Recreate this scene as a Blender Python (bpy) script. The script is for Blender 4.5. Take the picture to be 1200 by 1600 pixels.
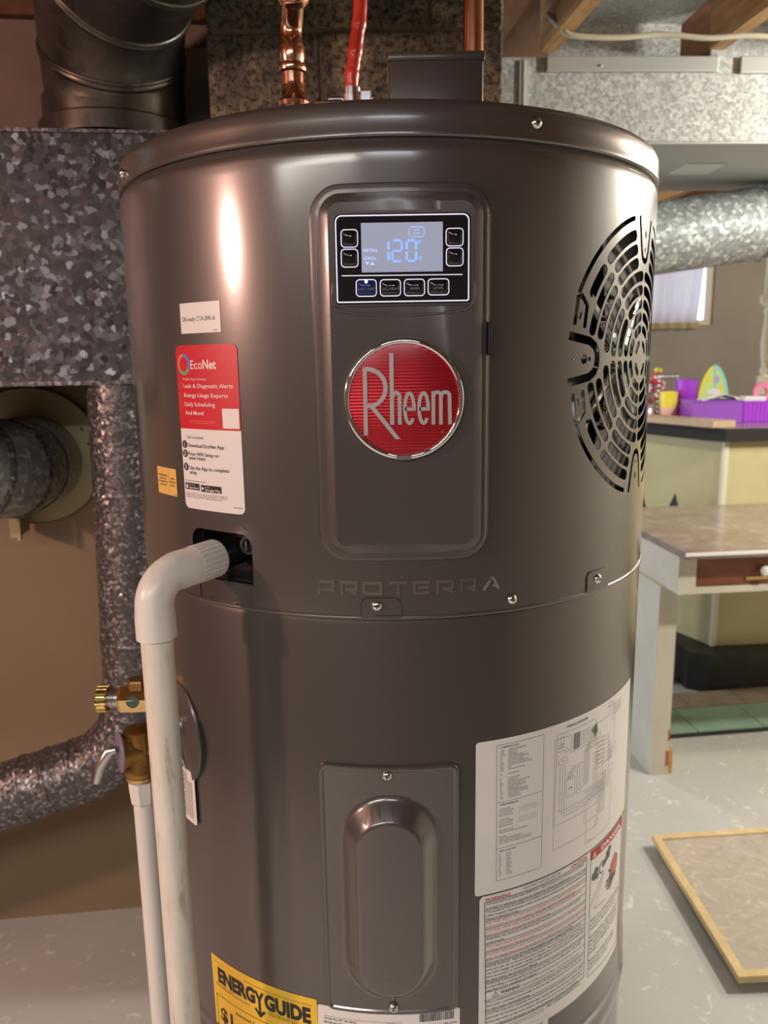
import bpy, bmesh, math, random
from mathutils import Vector, Matrix
random.seed(7)
PI = math.pi
S = bpy.context.scene
COL = S.collection
for o in list(bpy.data.objects): bpy.data.objects.remove(o, do_unlink=True)

# ------------------------------------------------------------------ camera
CAMH = 1.36
PITCH, ROLL = .19059, -.01599
cam = bpy.data.objects.new('camera', bpy.data.cameras.new('camera')); COL.objects.link(cam)
cp, sp = math.cos(PITCH), math.sin(PITCH)
fw = Vector((0, cp, -sp)); r0 = Vector((1, 0, 0)); u0 = Vector((0, sp, cp))
rr = math.cos(ROLL)*r0 + math.sin(ROLL)*u0; uu = -math.sin(ROLL)*r0 + math.cos(ROLL)*u0
cam.matrix_world = Matrix(((rr.x, uu.x, -fw.x, 0), (rr.y, uu.y, -fw.y, 0), (rr.z, uu.z, -fw.z, CAMH), (0, 0, 0, 1)))
cam.data.sensor_fit = 'VERTICAL'; cam.data.sensor_height = 32.0
cam.data.lens = 1211.2/1600*32.0
cam.data.clip_start = .02; cam.data.clip_end = 60
cam.data.dof.use_dof = True; cam.data.dof.focus_distance = .64; cam.data.dof.aperture_fstop = 9.0
S.camera = cam

# ------------------------------------------------------------------ world, lights, exposure
w = bpy.data.worlds.new('daylight'); S.world = w; w.use_nodes = True
w.node_tree.nodes['Background'].inputs[0].default_value = (.78, .84, 1, 1)
w.node_tree.nodes['Background'].inputs[1].default_value = 3.5
S.view_settings.view_transform = 'Standard'; S.view_settings.look = 'None'
S.view_settings.exposure = 0.0; S.view_settings.gamma = 1.0; S.view_settings.use_curve_mapping = False

def point(name, loc, watts, col, size):
    l = bpy.data.lights.new(name, 'POINT'); l.energy = watts; l.color = col; l.shadow_soft_size = size
    o = bpy.data.objects.new(name, l); o.location = loc; COL.objects.link(o); return o
def area(name, loc, rot, watts, col, sx, sy):
    l = bpy.data.lights.new(name, 'AREA'); l.shape = 'RECTANGLE'; l.size = sx; l.size_y = sy; l.energy = watts; l.color = col
    o = bpy.data.objects.new(name, l); o.location = loc; o.rotation_euler = rot; COL.objects.link(o); return o
point('bulb_warm_left', (-2.15, -.30, 1.78), 102, (1, .58, .46), .07)
point('bulb_neutral_right', (1.80, 1.55, 1.96), 95, (1, .97, .88), .06)
point('fill_right_side', (2.5, 2.0, 2.0), 60, (1, .93, .78), .06)  # added fill, out of view: brightens the right side and its reflection
point('fill_far_room', (2.9, 4.3, 2.05), 45, (1, .90, .74), .06)  # lamp added beyond the duct, unseen, to lift the far wall
point('fill_behind_chimney', (.15, 3.3, 1.95), 24, (1, .93, .78), .06)  # unseen lamp, added to brighten the bar's left face and far wall
area('fill_panel_behind', (.02, -.75, 2.02), (0, 0, 0), 5.5, (.93, .93, 1), .50, .12)  # added overhead panel, out of view: soft cap reflection and neutral fill
area('fill_panel_room', (-1.05, -1.1, 2.06), (0, 0, 0), 34, (1, .94, .86), 1.3, .15)  # fill panel added out of view: broad neutral light on floor and tank

# ------------------------------------------------------------------ materials
M = {}
def mat(name, base=(.5, .5, .5), rough=.5, metal=0., coat=0., emis=None, es=1., spec=.5, coat_r=.05, trans=0.):
    m = bpy.data.materials.new(name); m.use_nodes = True
    b = m.node_tree.nodes['Principled BSDF']
    b.inputs['Base Color'].default_value = (*base, 1); b.inputs['Roughness'].default_value = rough
    b.inputs['Metallic'].default_value = metal; b.inputs['Coat Weight'].default_value = coat
    b.inputs['Coat Roughness'].default_value = coat_r; b.inputs['Specular IOR Level'].default_value = spec
    b.inputs['Transmission Weight'].default_value = trans
    if emis: b.inputs['Emission Color'].default_value = (*emis, 1); b.inputs['Emission Strength'].default_value = es
    M[name] = m; return m
def nd(m, t, **k):
    n = m.node_tree.nodes.new(t)
    for a, v in k.items():
        if a in n.inputs: n.inputs[a].default_value = v
        else: setattr(n, a, v)
    return n
def lk(m, a, b): m.node_tree.links.new(a, b)
def bs(m): return m.node_tree.nodes['Principled BSDF']
def coords(m, scale=(1, 1, 1)):
    c = nd(m, 'ShaderNodeTexCoord'); mp = nd(m, 'ShaderNodeMapping'); mp.inputs['Scale'].default_value = scale
    lk(m, c.outputs['Object'], mp.inputs['Vector']); return mp.outputs['Vector']
def ramp(m, src, stops):
    r = nd(m, 'ShaderNodeValToRGB'); e = r.color_ramp.elements
    while len(e) < len(stops): e.new(.5)
    for el, (p, c) in zip(e, stops): el.position = p; el.color = (*c, 1) if len(c) == 3 else c
    lk(m, src, r.inputs[0]); return r.outputs[0]
def noise(m, vec, scale, detail=4, rough=.5, dist=0.):
    n = nd(m, 'ShaderNodeTexNoise'); n.inputs['Scale'].default_value = scale; n.inputs['Detail'].default_value = detail
    n.inputs['Roughness'].default_value = rough; n.inputs['Distortion'].default_value = dist
    lk(m, vec, n.inputs['Vector']); return n
def bump(m, src, strength, dist=.002):
    b = nd(m, 'ShaderNodeBump'); b.inputs['Strength'].default_value = strength; b.inputs['Distance'].default_value = dist
    lk(m, src, b.inputs['Height']); lk(m, b.outputs[0], bs(m).inputs['Normal'])
def noisy(name, stops, scale, rough=.6, metal=0., bmp=0., bdist=.002, vs=(1, 1, 1), detail=5, dist=0., coat=0., brough=.55):
    m = mat(name, rough=rough, metal=metal, coat=coat); v = coords(m, vs)
    n = noise(m, v, scale, detail, brough, dist); lk(m, ramp(m, n.outputs['Fac'], stops), bs(m).inputs['Base Color'])
    if bmp: bump(m, n.outputs['Fac'], bmp, bdist)
    return m
def zinc(name, cell, dark, light, rough=(.3, .6), metal=.9, glint=.35, knee=.5, mid=.5):
    m = mat(name, rough=.4, metal=metal); v = coords(m)
    n = noise(m, v, cell*.8, 3, .6)
    mx = nd(m, 'ShaderNodeMixRGB'); mx.inputs[0].default_value = .055*30/cell
    lk(m, v, mx.inputs[1]); lk(m, n.outputs['Color'], mx.inputs[2])
    vo = nd(m, 'ShaderNodeTexVoronoi'); vo.inputs['Scale'].default_value = cell; lk(m, mx.outputs[0], vo.inputs['Vector'])
    sx = nd(m, 'ShaderNodeSeparateColor'); lk(m, vo.outputs['Color'], sx.inputs[0])
    md = tuple(a*(1-mid)+b*mid for a, b in zip(dark, light))
    lk(m, ramp(m, sx.outputs[0], [(0, dark), (knee, md), (1, light)]), bs(m).inputs['Base Color'])
    mr = nd(m, 'ShaderNodeMapRange'); mr.inputs['To Min'].default_value = rough[0]; mr.inputs['To Max'].default_value = rough[1]
    lk(m, sx.outputs[1], mr.inputs['Value']); lk(m, mr.outputs[0], bs(m).inputs['Roughness'])
    g = nd(m, 'ShaderNodeNewGeometry'); sub = nd(m, 'ShaderNodeVectorMath', operation='SUBTRACT'); sub.inputs[1].default_value = (.5, .5, .5)
    lk(m, vo.outputs['Color'], sub.inputs[0]); sc = nd(m, 'ShaderNodeVectorMath', operation='SCALE'); sc.inputs['Scale'].default_value = glint
    lk(m, sub.outputs[0], sc.inputs[0]); ad = nd(m, 'ShaderNodeVectorMath', operation='ADD')
    lk(m, g.outputs['Normal'], ad.inputs[0]); lk(m, sc.outputs[0], ad.inputs[1])
    no = nd(m, 'ShaderNodeVectorMath', operation='NORMALIZE'); lk(m, ad.outputs[0], no.inputs[0]); lk(m, no.outputs[0], bs(m).inputs['Normal'])
    return m

def paint(name, base, rough, coat, pe):
    m = mat(name, base, rough, .30, coat, coat_r=.17); bs(m).inputs['Coat IOR'].default_value = 1.65; v = coords(m)
    n = noise(m, v, 420, 2); bump(m, n.outputs['Fac'], pe, .0006); return m
paint('tank_paint', (.080, .070, .066), .36, 1.0, .045)
paint('console_plastic', (.088, .079, .076), .34, .25, .08)
mat('dark_inside', (.03, .03, .032), .6)
mat('black_plastic', (.012, .012, .013), .35)
mat('black_gloss', (.008, .008, .012), .06, coat=1)
mat('foam_grey', (.085, .08, .075), .8)
mat('chrome', (.86, .86, .88), .06, 1.)
mat('brushed_chrome', (.62, .62, .64), .28, 1.)
mat('badge_silver', (.60, .58, .58), .38, .55)
mat('screw_steel', (.75, .75, .75), .2, 1.)
mat('fan_silver', (.62, .64, .67), .22, 1.)
mat('lcd', (.05, .05, .08), .25, emis=(.42, .43, .56), es=.74, coat=.6)
mat('lcd_digit', (.1, .2, .5), .3, emis=(.24, .40, 1), es=1.1)
mat('lcd_text', (.2, .3, .6), .3, emis=(.45, .56, 1), es=.95)
mat('lit_line', (.7, .7, .8), .3, emis=(.75, .78, 1), es=.75)
mat('blue_led', (.1, .2, 1), .3, emis=(.25, .45, 1), es=9)
mat('blue_glow', (.01, .015, .06), .1, emis=(.02, .04, .25), es=.12)
mat('key_text', (.16, .16, .17), .4)
m = mat('badge_red', (.42, .005, .018), .30, .55, .6, coat_r=.22); v = coords(m, (1, 1, 1))
wv = nd(m, 'ShaderNodeTexWave'); wv.bands_direction = 'Z'; wv.inputs['Scale'].default_value = 125; wv.inputs['Distortion'].default_value = 0
lk(m, v, wv.inputs['Vector']); bump(m, wv.outputs['Fac'], .35, .0008)
mat('label_white', (.80, .78, .76), .38, coat=.25)
mat('label_red', (.62, .018, .035), .35, coat=.25)
mat('label_yellow', (.86, .55, .03), .4, coat=.2)
mat('label_amber', (.80, .50, .12), .45)
mat('ink_black', (.02, .02, .02), .5); mat('ink_grey', (.13, .12, .12), .55); mat('ink_red', (.50, .03, .03), .5)
mat('ink_faint_red', (.56, .16, .13), .5)
mat('ink_white', (.85, .8, .8), .45); mat('ink_green', (.12, .4, .2), .45); mat('ink_blue', (.08, .25, .55), .45); mat('ink_orange', (.7, .2, .1), .45)
m = noisy('pvc', [(.35, (.72, .69, .64)), (.7, (.80, .77, .72))], 9, .32, vs=(8, 8, 1))
m = mat('pvc_old', (.7, .66, .58), .36); v = coords(m, (14, 14, 2.2)); n = noise(m, v, 5, 6, .65)
lk(m, ramp(m, n.outputs['Fac'], [(.30, (.40, .33, .24)), (.42, (.70, .65, .56)), (.7, (.80, .76, .69))]), bs(m).inputs['Base Color'])
m = noisy('copper', [(.3, (.76, .38, .25)), (.7, (.90, .54, .38))], 22, .2, 1.)
m = noisy('copper_fitting', [(.3, (.80, .42, .28)), (.7, (.93, .58, .42))], 30, .16, 1., bmp=.3, bdist=.001)
m = noisy('brass', [(.3, (.30, .155, .045)), (.7, (.42, .23, .075))], 30, .34, .9)
m = noisy('brass_shiny', [(.3, (.60, .42, .16)), (.7, (.76, .55, .24))], 60, .22, 1.)
mat('patina', (.05, .09, .085), .6)
m = noisy('red_pex', [(.3, (.55, .035, .02)), (.7, (.75, .07, .04))], 30, .3, coat=.4)
zinc('zinc_plenum', 95, (.055, .054, .056), (.40, .41, .44), (.32, .55), .85, .26, .80, .10)
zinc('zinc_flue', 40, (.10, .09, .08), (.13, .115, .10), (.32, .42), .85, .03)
zinc('zinc_pipe', 190, (.10, .095, .10), (.50, .47, .48), (.3, .55), .7, .4, .75, .15)
zinc('zinc_duct', 150, (.36, .365, .35), (.52, .525, .50), (.5, .7), .30, .14)
zinc('zinc_round', 95, (.26, .28, .28), (.62, .64, .62), (.48, .65), .45, .20, .7, .25)
mat('zinc_plain', (.46, .46, .43), .5, .5)
mat('tape', (.62, .62, .58), .5, .2)
m = mat('block', (.2, .18, .15), .9); v = coords(m); n = noise(m, v, 6, 8, .65, .8); n2 = noise(m, v, 95, 5, .75)
mx = nd(m, 'ShaderNodeMixRGB', blend_type='MULTIPLY'); mx.inputs[0].default_value = 1
lk(m, ramp(m, n.outputs['Fac'], [(.40, (.09, .080, .066)), (.50, (.165, .145, .112)), (.60, (.36, .30, .21))]), mx.inputs[1])
lk(m, ramp(m, n2.outputs['Fac'], [(.40, (.18, .18, .18)), (.55, (1, 1, 1))]), mx.inputs[2]); lk(m, mx.outputs[0], bs(m).inputs['Base Color'])
bump(m, n2.outputs['Fac'], .8, .004)
noisy('mortar', [(.3, (.10, .088, .07)), (.7, (.17, .145, .105))], 24, .95, bmp=.7, bdist=.004)
m = noisy('wall_tan', [(.3, (.26, .19, .115)), (.7, (.30, .22, .14))], 3, .75)
noisy('wall_upper', [(.3, (.20, .155, .135)), (.7, (.27, .21, .185))], 8, .9, bmp=.3)
noisy('wall_grey', [(.3, (.26, .235, .20)), (.7, (.31, .28, .24))], 2, .8)
noisy('wall_light', [(.3, (.66, .62, .52)), (.7, (.74, .70, .58))], 2, .7)
noisy('wall_unseen', [(.3, (.09, .08, .07)), (.7, (.12, .105, .095))], 2, .8)
m = mat('floor_paint', (.4, .42, .4), .32, coat=.15); v = coords(m); n = noise(m, v, 2.2, 4); n2 = noise(m, v, 17, 8, .72, 1.2); 
mx = nd(m, 'ShaderNodeMixRGB'); lk(m, ramp(m, n2.outputs['Fac'], [(.59, (0, 0, 0)), (.64, (1, 1, 1))]), mx.inputs[0])
lk(m, ramp(m, n.outputs['Fac'], [(.3, (.50, .515, .49)), (.7, (.58, .59, .56))]), mx.inputs[1]); mx.inputs[2].default_value = (.80, .79, .73, 1)
lk(m, mx.outputs[0], bs(m).inputs['Base Color'])
def wood(name, a, b, rough=.6, scale=7, vs=(6, 1, 6), coat=0.):
    return noisy(name, [(.3, a), (.7, b)], scale, rough, vs=vs, detail=6, dist=.6, coat=coat)
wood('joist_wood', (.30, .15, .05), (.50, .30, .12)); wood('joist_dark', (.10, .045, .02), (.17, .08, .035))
wood('bar_plank', (.46, .33, .20), (.58, .44, .28), vs=(1, 6, 6)); wood('drawer_wood', (.13, .035, .012), (.26, .075, .025), .35, vs=(1, 6, 5), coat=.3)
wood('pine_frame', (.62, .46, .22), (.78, .62, .34), .6, vs=(3, 3, 3)); wood('raw_wood', (.45, .25, .08), (.6, .36, .14))
noisy('desk_top', [(.3, (.23, .165, .135)), (.55, (.31, .24, .20)), (.75, (.42, .36, .32))], 7, .22, coat=.4, dist=1.5)
m = noisy('desk_paint', [(.28, (.55, .36, .24)), (.36, (.62, .58, .47)), (.8, (.70, .66, .56))], 6, .5, vs=(1, 1, 1))
mat('chip_red', (.55, .09, .06), .7)
noisy('bar_cream', [(.3, (.50, .45, .24)), (.7, (.58, .53, .29))], 4, .85)
noisy('bar_black', [(.3, (.012, .012, .012)), (.7, (.03, .03, .028))], 12, .45)
mat('bar_edge', (.03, .028, .025), .65, spec=.2)
noisy('green_tile', [(.3, (.25, .40, .29)), (.7, (.33, .48, .36))], 12, .45); noisy('beige_tile', [(.3, (.30, .25, .18)), (.7, (.42, .35, .26))], 12, .6)
m = mat('panel_fabric', (.5, .45, .38), .85); v = coords(m, (1, 1.3, 1)); n = noise(m, v, 13, 8, .7, 2.5)
lk(m, ramp(m, n.outputs['Fac'], [(.3, (.40, .36, .30)), (.55, (.50, .45, .37)), (.72, (.68, .64, .56))]), bs(m).inputs['Base Color']); bump(m, n.outputs['Fac'], .5, .004)
m = mat('curtain', (.8, .78, .8), .9); b = bs(m); tr = nd(m, 'ShaderNodeBsdfTranslucent'); tr.inputs[0].default_value = (.85, .85, .95, 1)
ms = nd(m, 'ShaderNodeMixShader'); ms.inputs[0].default_value = .55; lk(m, b.outputs[0], ms.inputs[1]); lk(m, tr.outputs[0], ms.inputs[2])
lk(m, ms.outputs[0], m.node_tree.nodes['Material Output'].inputs['Surface'])
mat('curtain_trim', (.42, .33, .16), .9); mat('glass', (1, 1, 1), .02, trans=1.); mat('cream_paint', (.72, .68, .52), .5)
mat('cable', (.55, .50, .38), .5); mat('collar', (.42, .38, .22), .5)
mat('crystal', (.9, .9, .9), .05, spec=.8, coat=1)
for nme, c in dict(purple=(.30, .08, .55), violet=(.42, .05, .72), pink=(.85, .22, .40), rose=(.78, .10, .22), yellow=(.85, .72, .06), peach=(.90, .52, .42), teal=(.30, .70, .62), lilac=(.45, .38, .75), sky=(.25, .55, .80), red=(.62, .02, .04), lime=(.62, .80, .25)).items():
    mat('toy_'+nme, c, .4, coat=.2)
mat('toy_white', (.82, .80, .80), .6); mat('toy_silver', (.7, .7, .72), .25, .9); mat('tag_white', (.78, .74, .70), .5)
mat('tag_purple', (.35, .30, .42), .3, .5)

# ------------------------------------------------------------------ object helpers
def obj(name, bm, mats, parent=None, smooth=None, loc=None, rot=None):
    me = bpy.data.meshes.new(name)
    if smooth is not None:
        for f in bm.faces: f.smooth = True
        ca = math.cos(math.radians(smooth))
        bm.normal_update()
        for e in bm.edges:
            e.smooth = len(e.link_faces) == 2 and e.link_faces[0].normal.dot(e.link_faces[1].normal) > ca
    bm.to_mesh(me); bm.free()
    for k in (mats if isinstance(mats, (list, tuple)) else [mats]): me.materials.append(M[k])
    o = bpy.data.objects.new(name, me); COL.objects.link(o)
    if parent: o.parent = parent
    if loc: o.location = loc
    if rot is not None: o.rotation_euler = (0, 0, rot)
    return o
def thing(name, label, cat, loc=(0, 0, 0), rz=0., group=None):
    o = bpy.data.objects.new(name, None); COL.objects.link(o); o.location = loc; o.rotation_euler = (0, 0, rz)
    o.empty_display_size = .05
    return tag(o, label, cat, group)
def tag(o, label, cat=None, group=None):
    o['label'] = label
    if cat: o['category'] = cat
    if group: o['group'] = group
    return o
def struct(o): o['kind'] = 'structure'; return o
def B(): return bmesh.new()
def box(bm, x0, x1, y0, y1, z0, z1, mi=0, bev=0.):
    vs = [bm.verts.new(p) for p in ((x0,y0,z0),(x1,y0,z0),(x1,y1,z0),(x0,y1,z0),(x0,y0,z1),(x1,y0,z1),(x1,y1,z1),(x0,y1,z1))]
    fs = [bm.faces.new([vs[i] for i in q]) for q in ((3,2,1,0),(4,5,6,7),(0,1,5,4),(1,2,6,5),(2,3,7,6),(3,0,4,7))]
    for f in fs: f.material_index = mi
    if bev:
        es = list({e for f in fs for e in f.edges})
        r = bmesh.ops.bevel(bm, geom=es, offset=bev, segments=2, affect='EDGES', profile=.5)
        for f in r['faces']: f.material_index = mi
    return bm
def bx(*a, **k): return box(B(), *a, **k)
def tube(bm, path, rad, seg=24, mi=0, cap=True, squash=None):
    path = [Vector(p) for p in path]; n = len(path)
    if not isinstance(rad, (list, tuple)): rad = [rad]*n
    T = []
    for i in range(n):
        a = path[min(i+1, n-1)] - path[max(i-1, 0)]
        T.append(a.normalized() if a.length > 1e-9 else Vector((0, 0, 1)))
    ref = Vector((0, 0, 1)) if abs(T[0].z) < .9 else Vector((1, 0, 0))
    N = (ref - T[0]*ref.dot(T[0])).normalized(); rings = []
    for i in range(n):
        N = (N - T[i]*N.dot(T[i]));
        if N.length < 1e-6: N = T[i].orthogonal()
        N.normalize(); Bv = T[i].cross(N)
        rings.append([bm.verts.new(path[i] + rad[i]*(math.cos(2*PI*k/seg)*N + math.sin(2*PI*k/seg)*Bv)) for k in range(seg)])
    for i in range(n-1):
        for k in range(seg):
            f = bm.faces.new((rings[i][k], rings[i][(k+1) % seg], rings[i+1][(k+1) % seg], rings[i+1][k])); f.material_index = mi
    if cap:
        f = bm.faces.new(rings[0][::-1]); f.material_index = mi; f = bm.faces.new(rings[-1]); f.material_index = mi
    return bm
def tb(*a, **k): return tube(B(), *a, **k)
def lathe(bm, prof, origin=(0, 0, 0), axis=(0, 0, 1), seg=32, mi=0, cap=True):
    o = Vector(origin); a = Vector(axis).normalized()
    path = [o + a*z for r, z in prof]
    x = a.orthogonal().normalized(); y = a.cross(x)
    if abs(a.z) > .999: x, y = Vector((1, 0, 0)), Vector((0, 1 if a.z > 0 else -1, 0))
    rings = [[bm.verts.new(p + max(r, 1e-5)*(math.cos(2*PI*k/seg)*x + math.sin(2*PI*k/seg)*y)) for k in range(seg)] for p, (r, z) in zip(path, prof)]
    for i in range(len(rings)-1):
        for k in range(seg):
            f = bm.faces.new((rings[i][k], rings[i][(k+1) % seg], rings[i+1][(k+1) % seg], rings[i+1][k])); f.material_index = mi
    if cap:
        f = bm.faces.new(rings[0][::-1]); f.material_index = mi; f = bm.faces.new(rings[-1]); f.material_index = mi
    return bm
def lt(*a, **k): return lathe(B(), *a, **k)
def arc(c, r, a0, a1, n, ry=None):
    ry = ry or r
    return [(c[0]+r*math.cos(math.radians(a0+(a1-a0)*i/n)), c[1]+ry*math.sin(math.radians(a0+(a1-a0)*i/n))) for i in range(n+1)]
def smoothpath(pts, n=6):
    P = [Vector(p) for p in pts]; P = [P[0]] + P + [P[-1]]; out = []
    for i in range(1, len(P)-2):
        for k in range(n):
            t = k/n
            out.append(.5*((2*P[i]) + (P[i+1]-P[i-1])*t + (2*P[i-1]-5*P[i]+4*P[i+1]-P[i+2])*t*t + (3*P[i]-P[i-1]-3*P[i+1]+P[i+2])*t**3))
    out.append(P[-2]); return out
def rrect(x0, x1, y0, y1, r, n=6):
    rs = r if isinstance(r, (list, tuple)) else (r,)*4      # corners: bl br tr tl
    out = []
    for (cx, cy, a), q in zip(((x0, y0, 180), (x1, y0, 270), (x1, y1, 0), (x0, y1, 90)), rs):
        if q <= 0: out.append((cx, cy)); continue
        ox = cx+q if cx == x0 else cx-q; oy = cy+q if cy == y0 else cy-q
        out += arc((ox, oy), q, a, a+90, n)
    return out
def curve_fill(loops):
    cu = bpy.data.curves.new('tmp', 'CURVE'); cu.dimensions = '2D'; cu.fill_mode = 'BOTH'
    for lp in loops:
        s = cu.splines.new('POLY'); s.points.add(len(lp)-1)
        for p, q in zip(s.points, lp): p.co = (q[0], q[1], 0, 1)
        s.use_cyclic_u = True
    o = bpy.data.objects.new('tmp', cu); me = bpy.data.meshes.new_from_object(o)
    vs = [v.co.xy.copy() for v in me.vertices]; fs = [tuple(p.vertices) for p in me.polygons]
    bpy.data.objects.remove(o); bpy.data.curves.remove(cu); bpy.data.meshes.remove(me); return vs, fs
def ribbon_loop(pts, wd, closed=False):
    P = [Vector((p[0], p[1])) for p in pts]; n = len(P); L, Rr = [], []
    for i in range(n):
        a = P[i]-P[i-1] if (i or closed) else P[1]-P[0]; b = P[(i+1) % n]-P[i] if (i < n-1 or closed) else P[i]-P[i-1]
        a = a.normalized() if a.length > 1e-9 else b.normalized(); b = b.normalized() if b.length > 1e-9 else a
        na, nb = Vector((-a.y, a.x)), Vector((-b.y, b.x)); m_ = na+nb
        if m_.length < .2: m_ = na
        m_.normalize(); k = wd/2/max(.5, m_.dot(na)); L.append(P[i]+m_*k); Rr.append(P[i]-m_*k)
    return L, Rr
class Flat:
    """flat artwork in metres (x right, y up, height h), later laid on the tank or on a plane"""
    def __init__(s): s.bm = B(); s.mats = []
    def mi(s, m):
        if m not in s.mats: s.mats.append(m)
        return s.mats.index(m)
    def raw(s, vs, fs, h, m):
        i = s.mi(m); V = [s.bm.verts.new((v[0], v[1], h)) for v in vs]
        for f in fs:
            try: q = s.bm.faces.new([V[k] for k in f])
            except ValueError: continue
            q.material_index = i
            q.normal_update()
            if q.normal.z < 0: q.normal_flip()
        return s
    def poly(s, pts, m, h=0.): return s.raw(pts, [tuple(range(len(pts)))], h, m)
    def fill(s, loops, m, h=0.): v, f = curve_fill(loops); return s.raw(v, f, h, m)
    def rect(s, x0, x1, y0, y1, m, h=0.): return s.poly([(x0, y0), (x1, y0), (x1, y1), (x0, y1)], m, h)
    def rr(s, x0, x1, y0, y1, r, m, h=0.): return s.poly(rrect(x0, x1, y0, y1, r), m, h)
    def line(s, pts, wd, m, h=0., closed=False):
        L, Rr = ribbon_loop(pts, wd, closed); n = len(L); fs = [(i, i+1, n+i+1, n+i) for i in range(n-1)]
        if closed: fs.append((n-1, 0, n, 2*n-1))
        return s.raw(L+Rr, fs, h, m)
    def disc(s, c, r, m, h=0., ry=None, n=28): return s.poly(arc(c, r, 0, 360, n, ry)[:-1], m, h)
    def ring(s, c, r, wd, m, h=0., ry=None, a0=0, a1=360, n=36):
        full = abs(a1-a0) >= 360; p = arc(c, r, a0, a1, n, ry); return s.line(p[:-1] if full else p, wd, m, h, full)
    def text(s, t, x, y, cap, m, h=0., width=None, al='L', bold=0., rot=0., shear=0.):
        v, f, bb, ch = glyphs(t, bold)
        if not v: return s
        k = cap/ch; kx = k if width is None else width/max(1e-6, bb[1]-bb[0])
        W = (bb[1]-bb[0])*kx; ox = {'L': 0, 'C': -W/2, 'R': -W}[al]; ca, sa = math.cos(rot), math.sin(rot)
        q = [((p.x-bb[0])*kx+ox+shear*p.y*k, p.y*k) for p in v]
        return s.raw([(x+a*ca-b*sa, y+a*sa+b*ca) for a, b in q], f, h, m)
    def cut(s, step, lo=None, hi=None):
        xs = [v.co.x for v in s.bm.verts]; x0, x1 = min(xs), max(xs); k = math.ceil(x0/step+1e-6)
        while k*step < x1:
            if lo is None or lo < k*step < hi:
                bmesh.ops.bisect_plane(s.bm, geom=s.bm.verts[:]+s.bm.edges[:]+s.bm.faces[:], plane_co=(k*step, 0, 0), plane_no=(1, 0, 0), dist=1e-7)
            k += 1
        return s
    def thick(s, t):
        r = bmesh.ops.extrude_face_region(s.bm, geom=s.bm.faces[:])
        vs = [g for g in r['geom'] if isinstance(g, bmesh.types.BMVert)]
        orig = [v for v in s.bm.verts if v not in set(vs)]
        for v in vs: v.co.z += t
        bmesh.ops.recalc_face_normals(s.bm, faces=s.bm.faces[:])
        return s
    def cyl(s, base=0.):
        for v in s.bm.verts: v.co = cyl(v.co.x, v.co.y, v.co.z+base)
        return s
    def front(s, d=0.):      # the tangent plane of the tank's front
        for v in s.bm.verts: v.co = Vector((v.co.x, -(R+d+v.co.z), CAMH+v.co.y))
        return s
    def done(s, name, parent=None, smooth=None, **k): return obj(name, s.bm, s.mats, parent, smooth, **k)
_gc = {}
def glyphs(t, bold=0.):
    key = (t, bold)
    if key in _gc: return _gc[key]
    def mk(tt):
        c = bpy.data.curves.new('t', 'FONT'); c.body = tt; c.size = 1; c.offset = bold; c.resolution_u = 3
        o = bpy.data.objects.new('t', c); me = bpy.data.meshes.new_from_object(o)
        vs = [v.co.xy.copy() for v in me.vertices]; fs = [tuple(p.vertices) for p in me.polygons]
        bpy.data.objects.remove(o); bpy.data.curves.remove(c); bpy.data.meshes.remove(me); return vs, fs
    vs, fs = mk(t); xs = [p.x for p in vs] or [0, 1]
    if 'H' not in _gc: _gc['H'] = max(p.y for p in mk('H')[0])
    _gc[key] = (vs, fs, (min(xs), max(xs)), _gc['H']); return _gc[key]

# ------------------------------------------------------------------ the setting (room turned by 6.5 degrees)
A = math.radians(6.3)
def rm(x, y): return (x*math.cos(A)-y*math.sin(A), x*math.sin(A)+y*math.cos(A))
def wall(name, p, q, t, z0, z1, m, holes=None):
    p, q = Vector(p), Vector(q); L = (q-p).length; a = math.atan2(q.y-p.y, q.x-p.x)
    return struct(obj(name, bx(0, L, 0, t, z0, z1), m, loc=(p.x, p.y, 0), rot=a))
WL0 = (-.981-2.2*math.cos(A), 1.722-2.2*math.sin(A)); WL1 = (-.30, 1.722+.681*math.tan(A))
wl = wall('wall_left', WL0, WL1, .2, 0, 1.70, 'wall_tan')
wall('wall_left_upper', WL0, WL1, .2, 1.70, 2.06, 'wall_upper')
struct(obj('floor', bx(-3.6, 5.5, -3.2, 7.4, -.1, 0), 'floor_paint'))
ceil = struct(obj('ceiling', bx(-3.6, 5.5, -3.2, 7.4, 2.34, 2.40), 'joist_dark'))
wall('wall_back', (-3.4, -2.6), (5.4, -2.6), -.15, 0, 2.34, 'wall_unseen')
wall('wall_side', (-3.18, 1.6), (-3.18, -2.6), -.15, 0, 2.34, 'wall_unseen')
wall('wall_right', (3.75, -2.6), (3.65, 7.2), -.15, 0, 2.34, 'wall_light')
# far wall with its small window
yw = 6.0
fwl = struct(obj('wall_far', box(box(box(box(B(), -3.4, 1.78, 0, .15, 0, 2.34), 2.50, 6.5, 0, .15, 0, 2.34), 1.78, 2.50, 0, .15, 0, 1.60), 1.78, 2.50, 0, .15, 2.12, 2.34), 'wall_grey', loc=(0, yw, 0)))
win = struct(obj('window_1', box(box(box(box(box(B(), 1.78, 2.50, .03, .09, 1.60, 1.64), 1.78, 2.50, .03, .09, 2.08, 2.12), 1.78, 1.82, .03, .09, 1.64, 2.08), 2.46, 2.50, .03, .09, 1.64, 2.08), 2.10, 2.13, .03, .09, 1.64, 2.08), 'wall_light', loc=(0, yw, 0)))
obj('pane', bx(1.81, 2.47, .05, .055, 1.63, 2.09), 'glass', win)
# concrete cracks line on upper wall: the sill plate above the tan wall
struct(obj('trim_1', bx(-2.2, 1.0, -.02, .2, 2.06, 2.10), 'joist_dark', loc=(-.95, 1.72, 0), rot=A))
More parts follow.
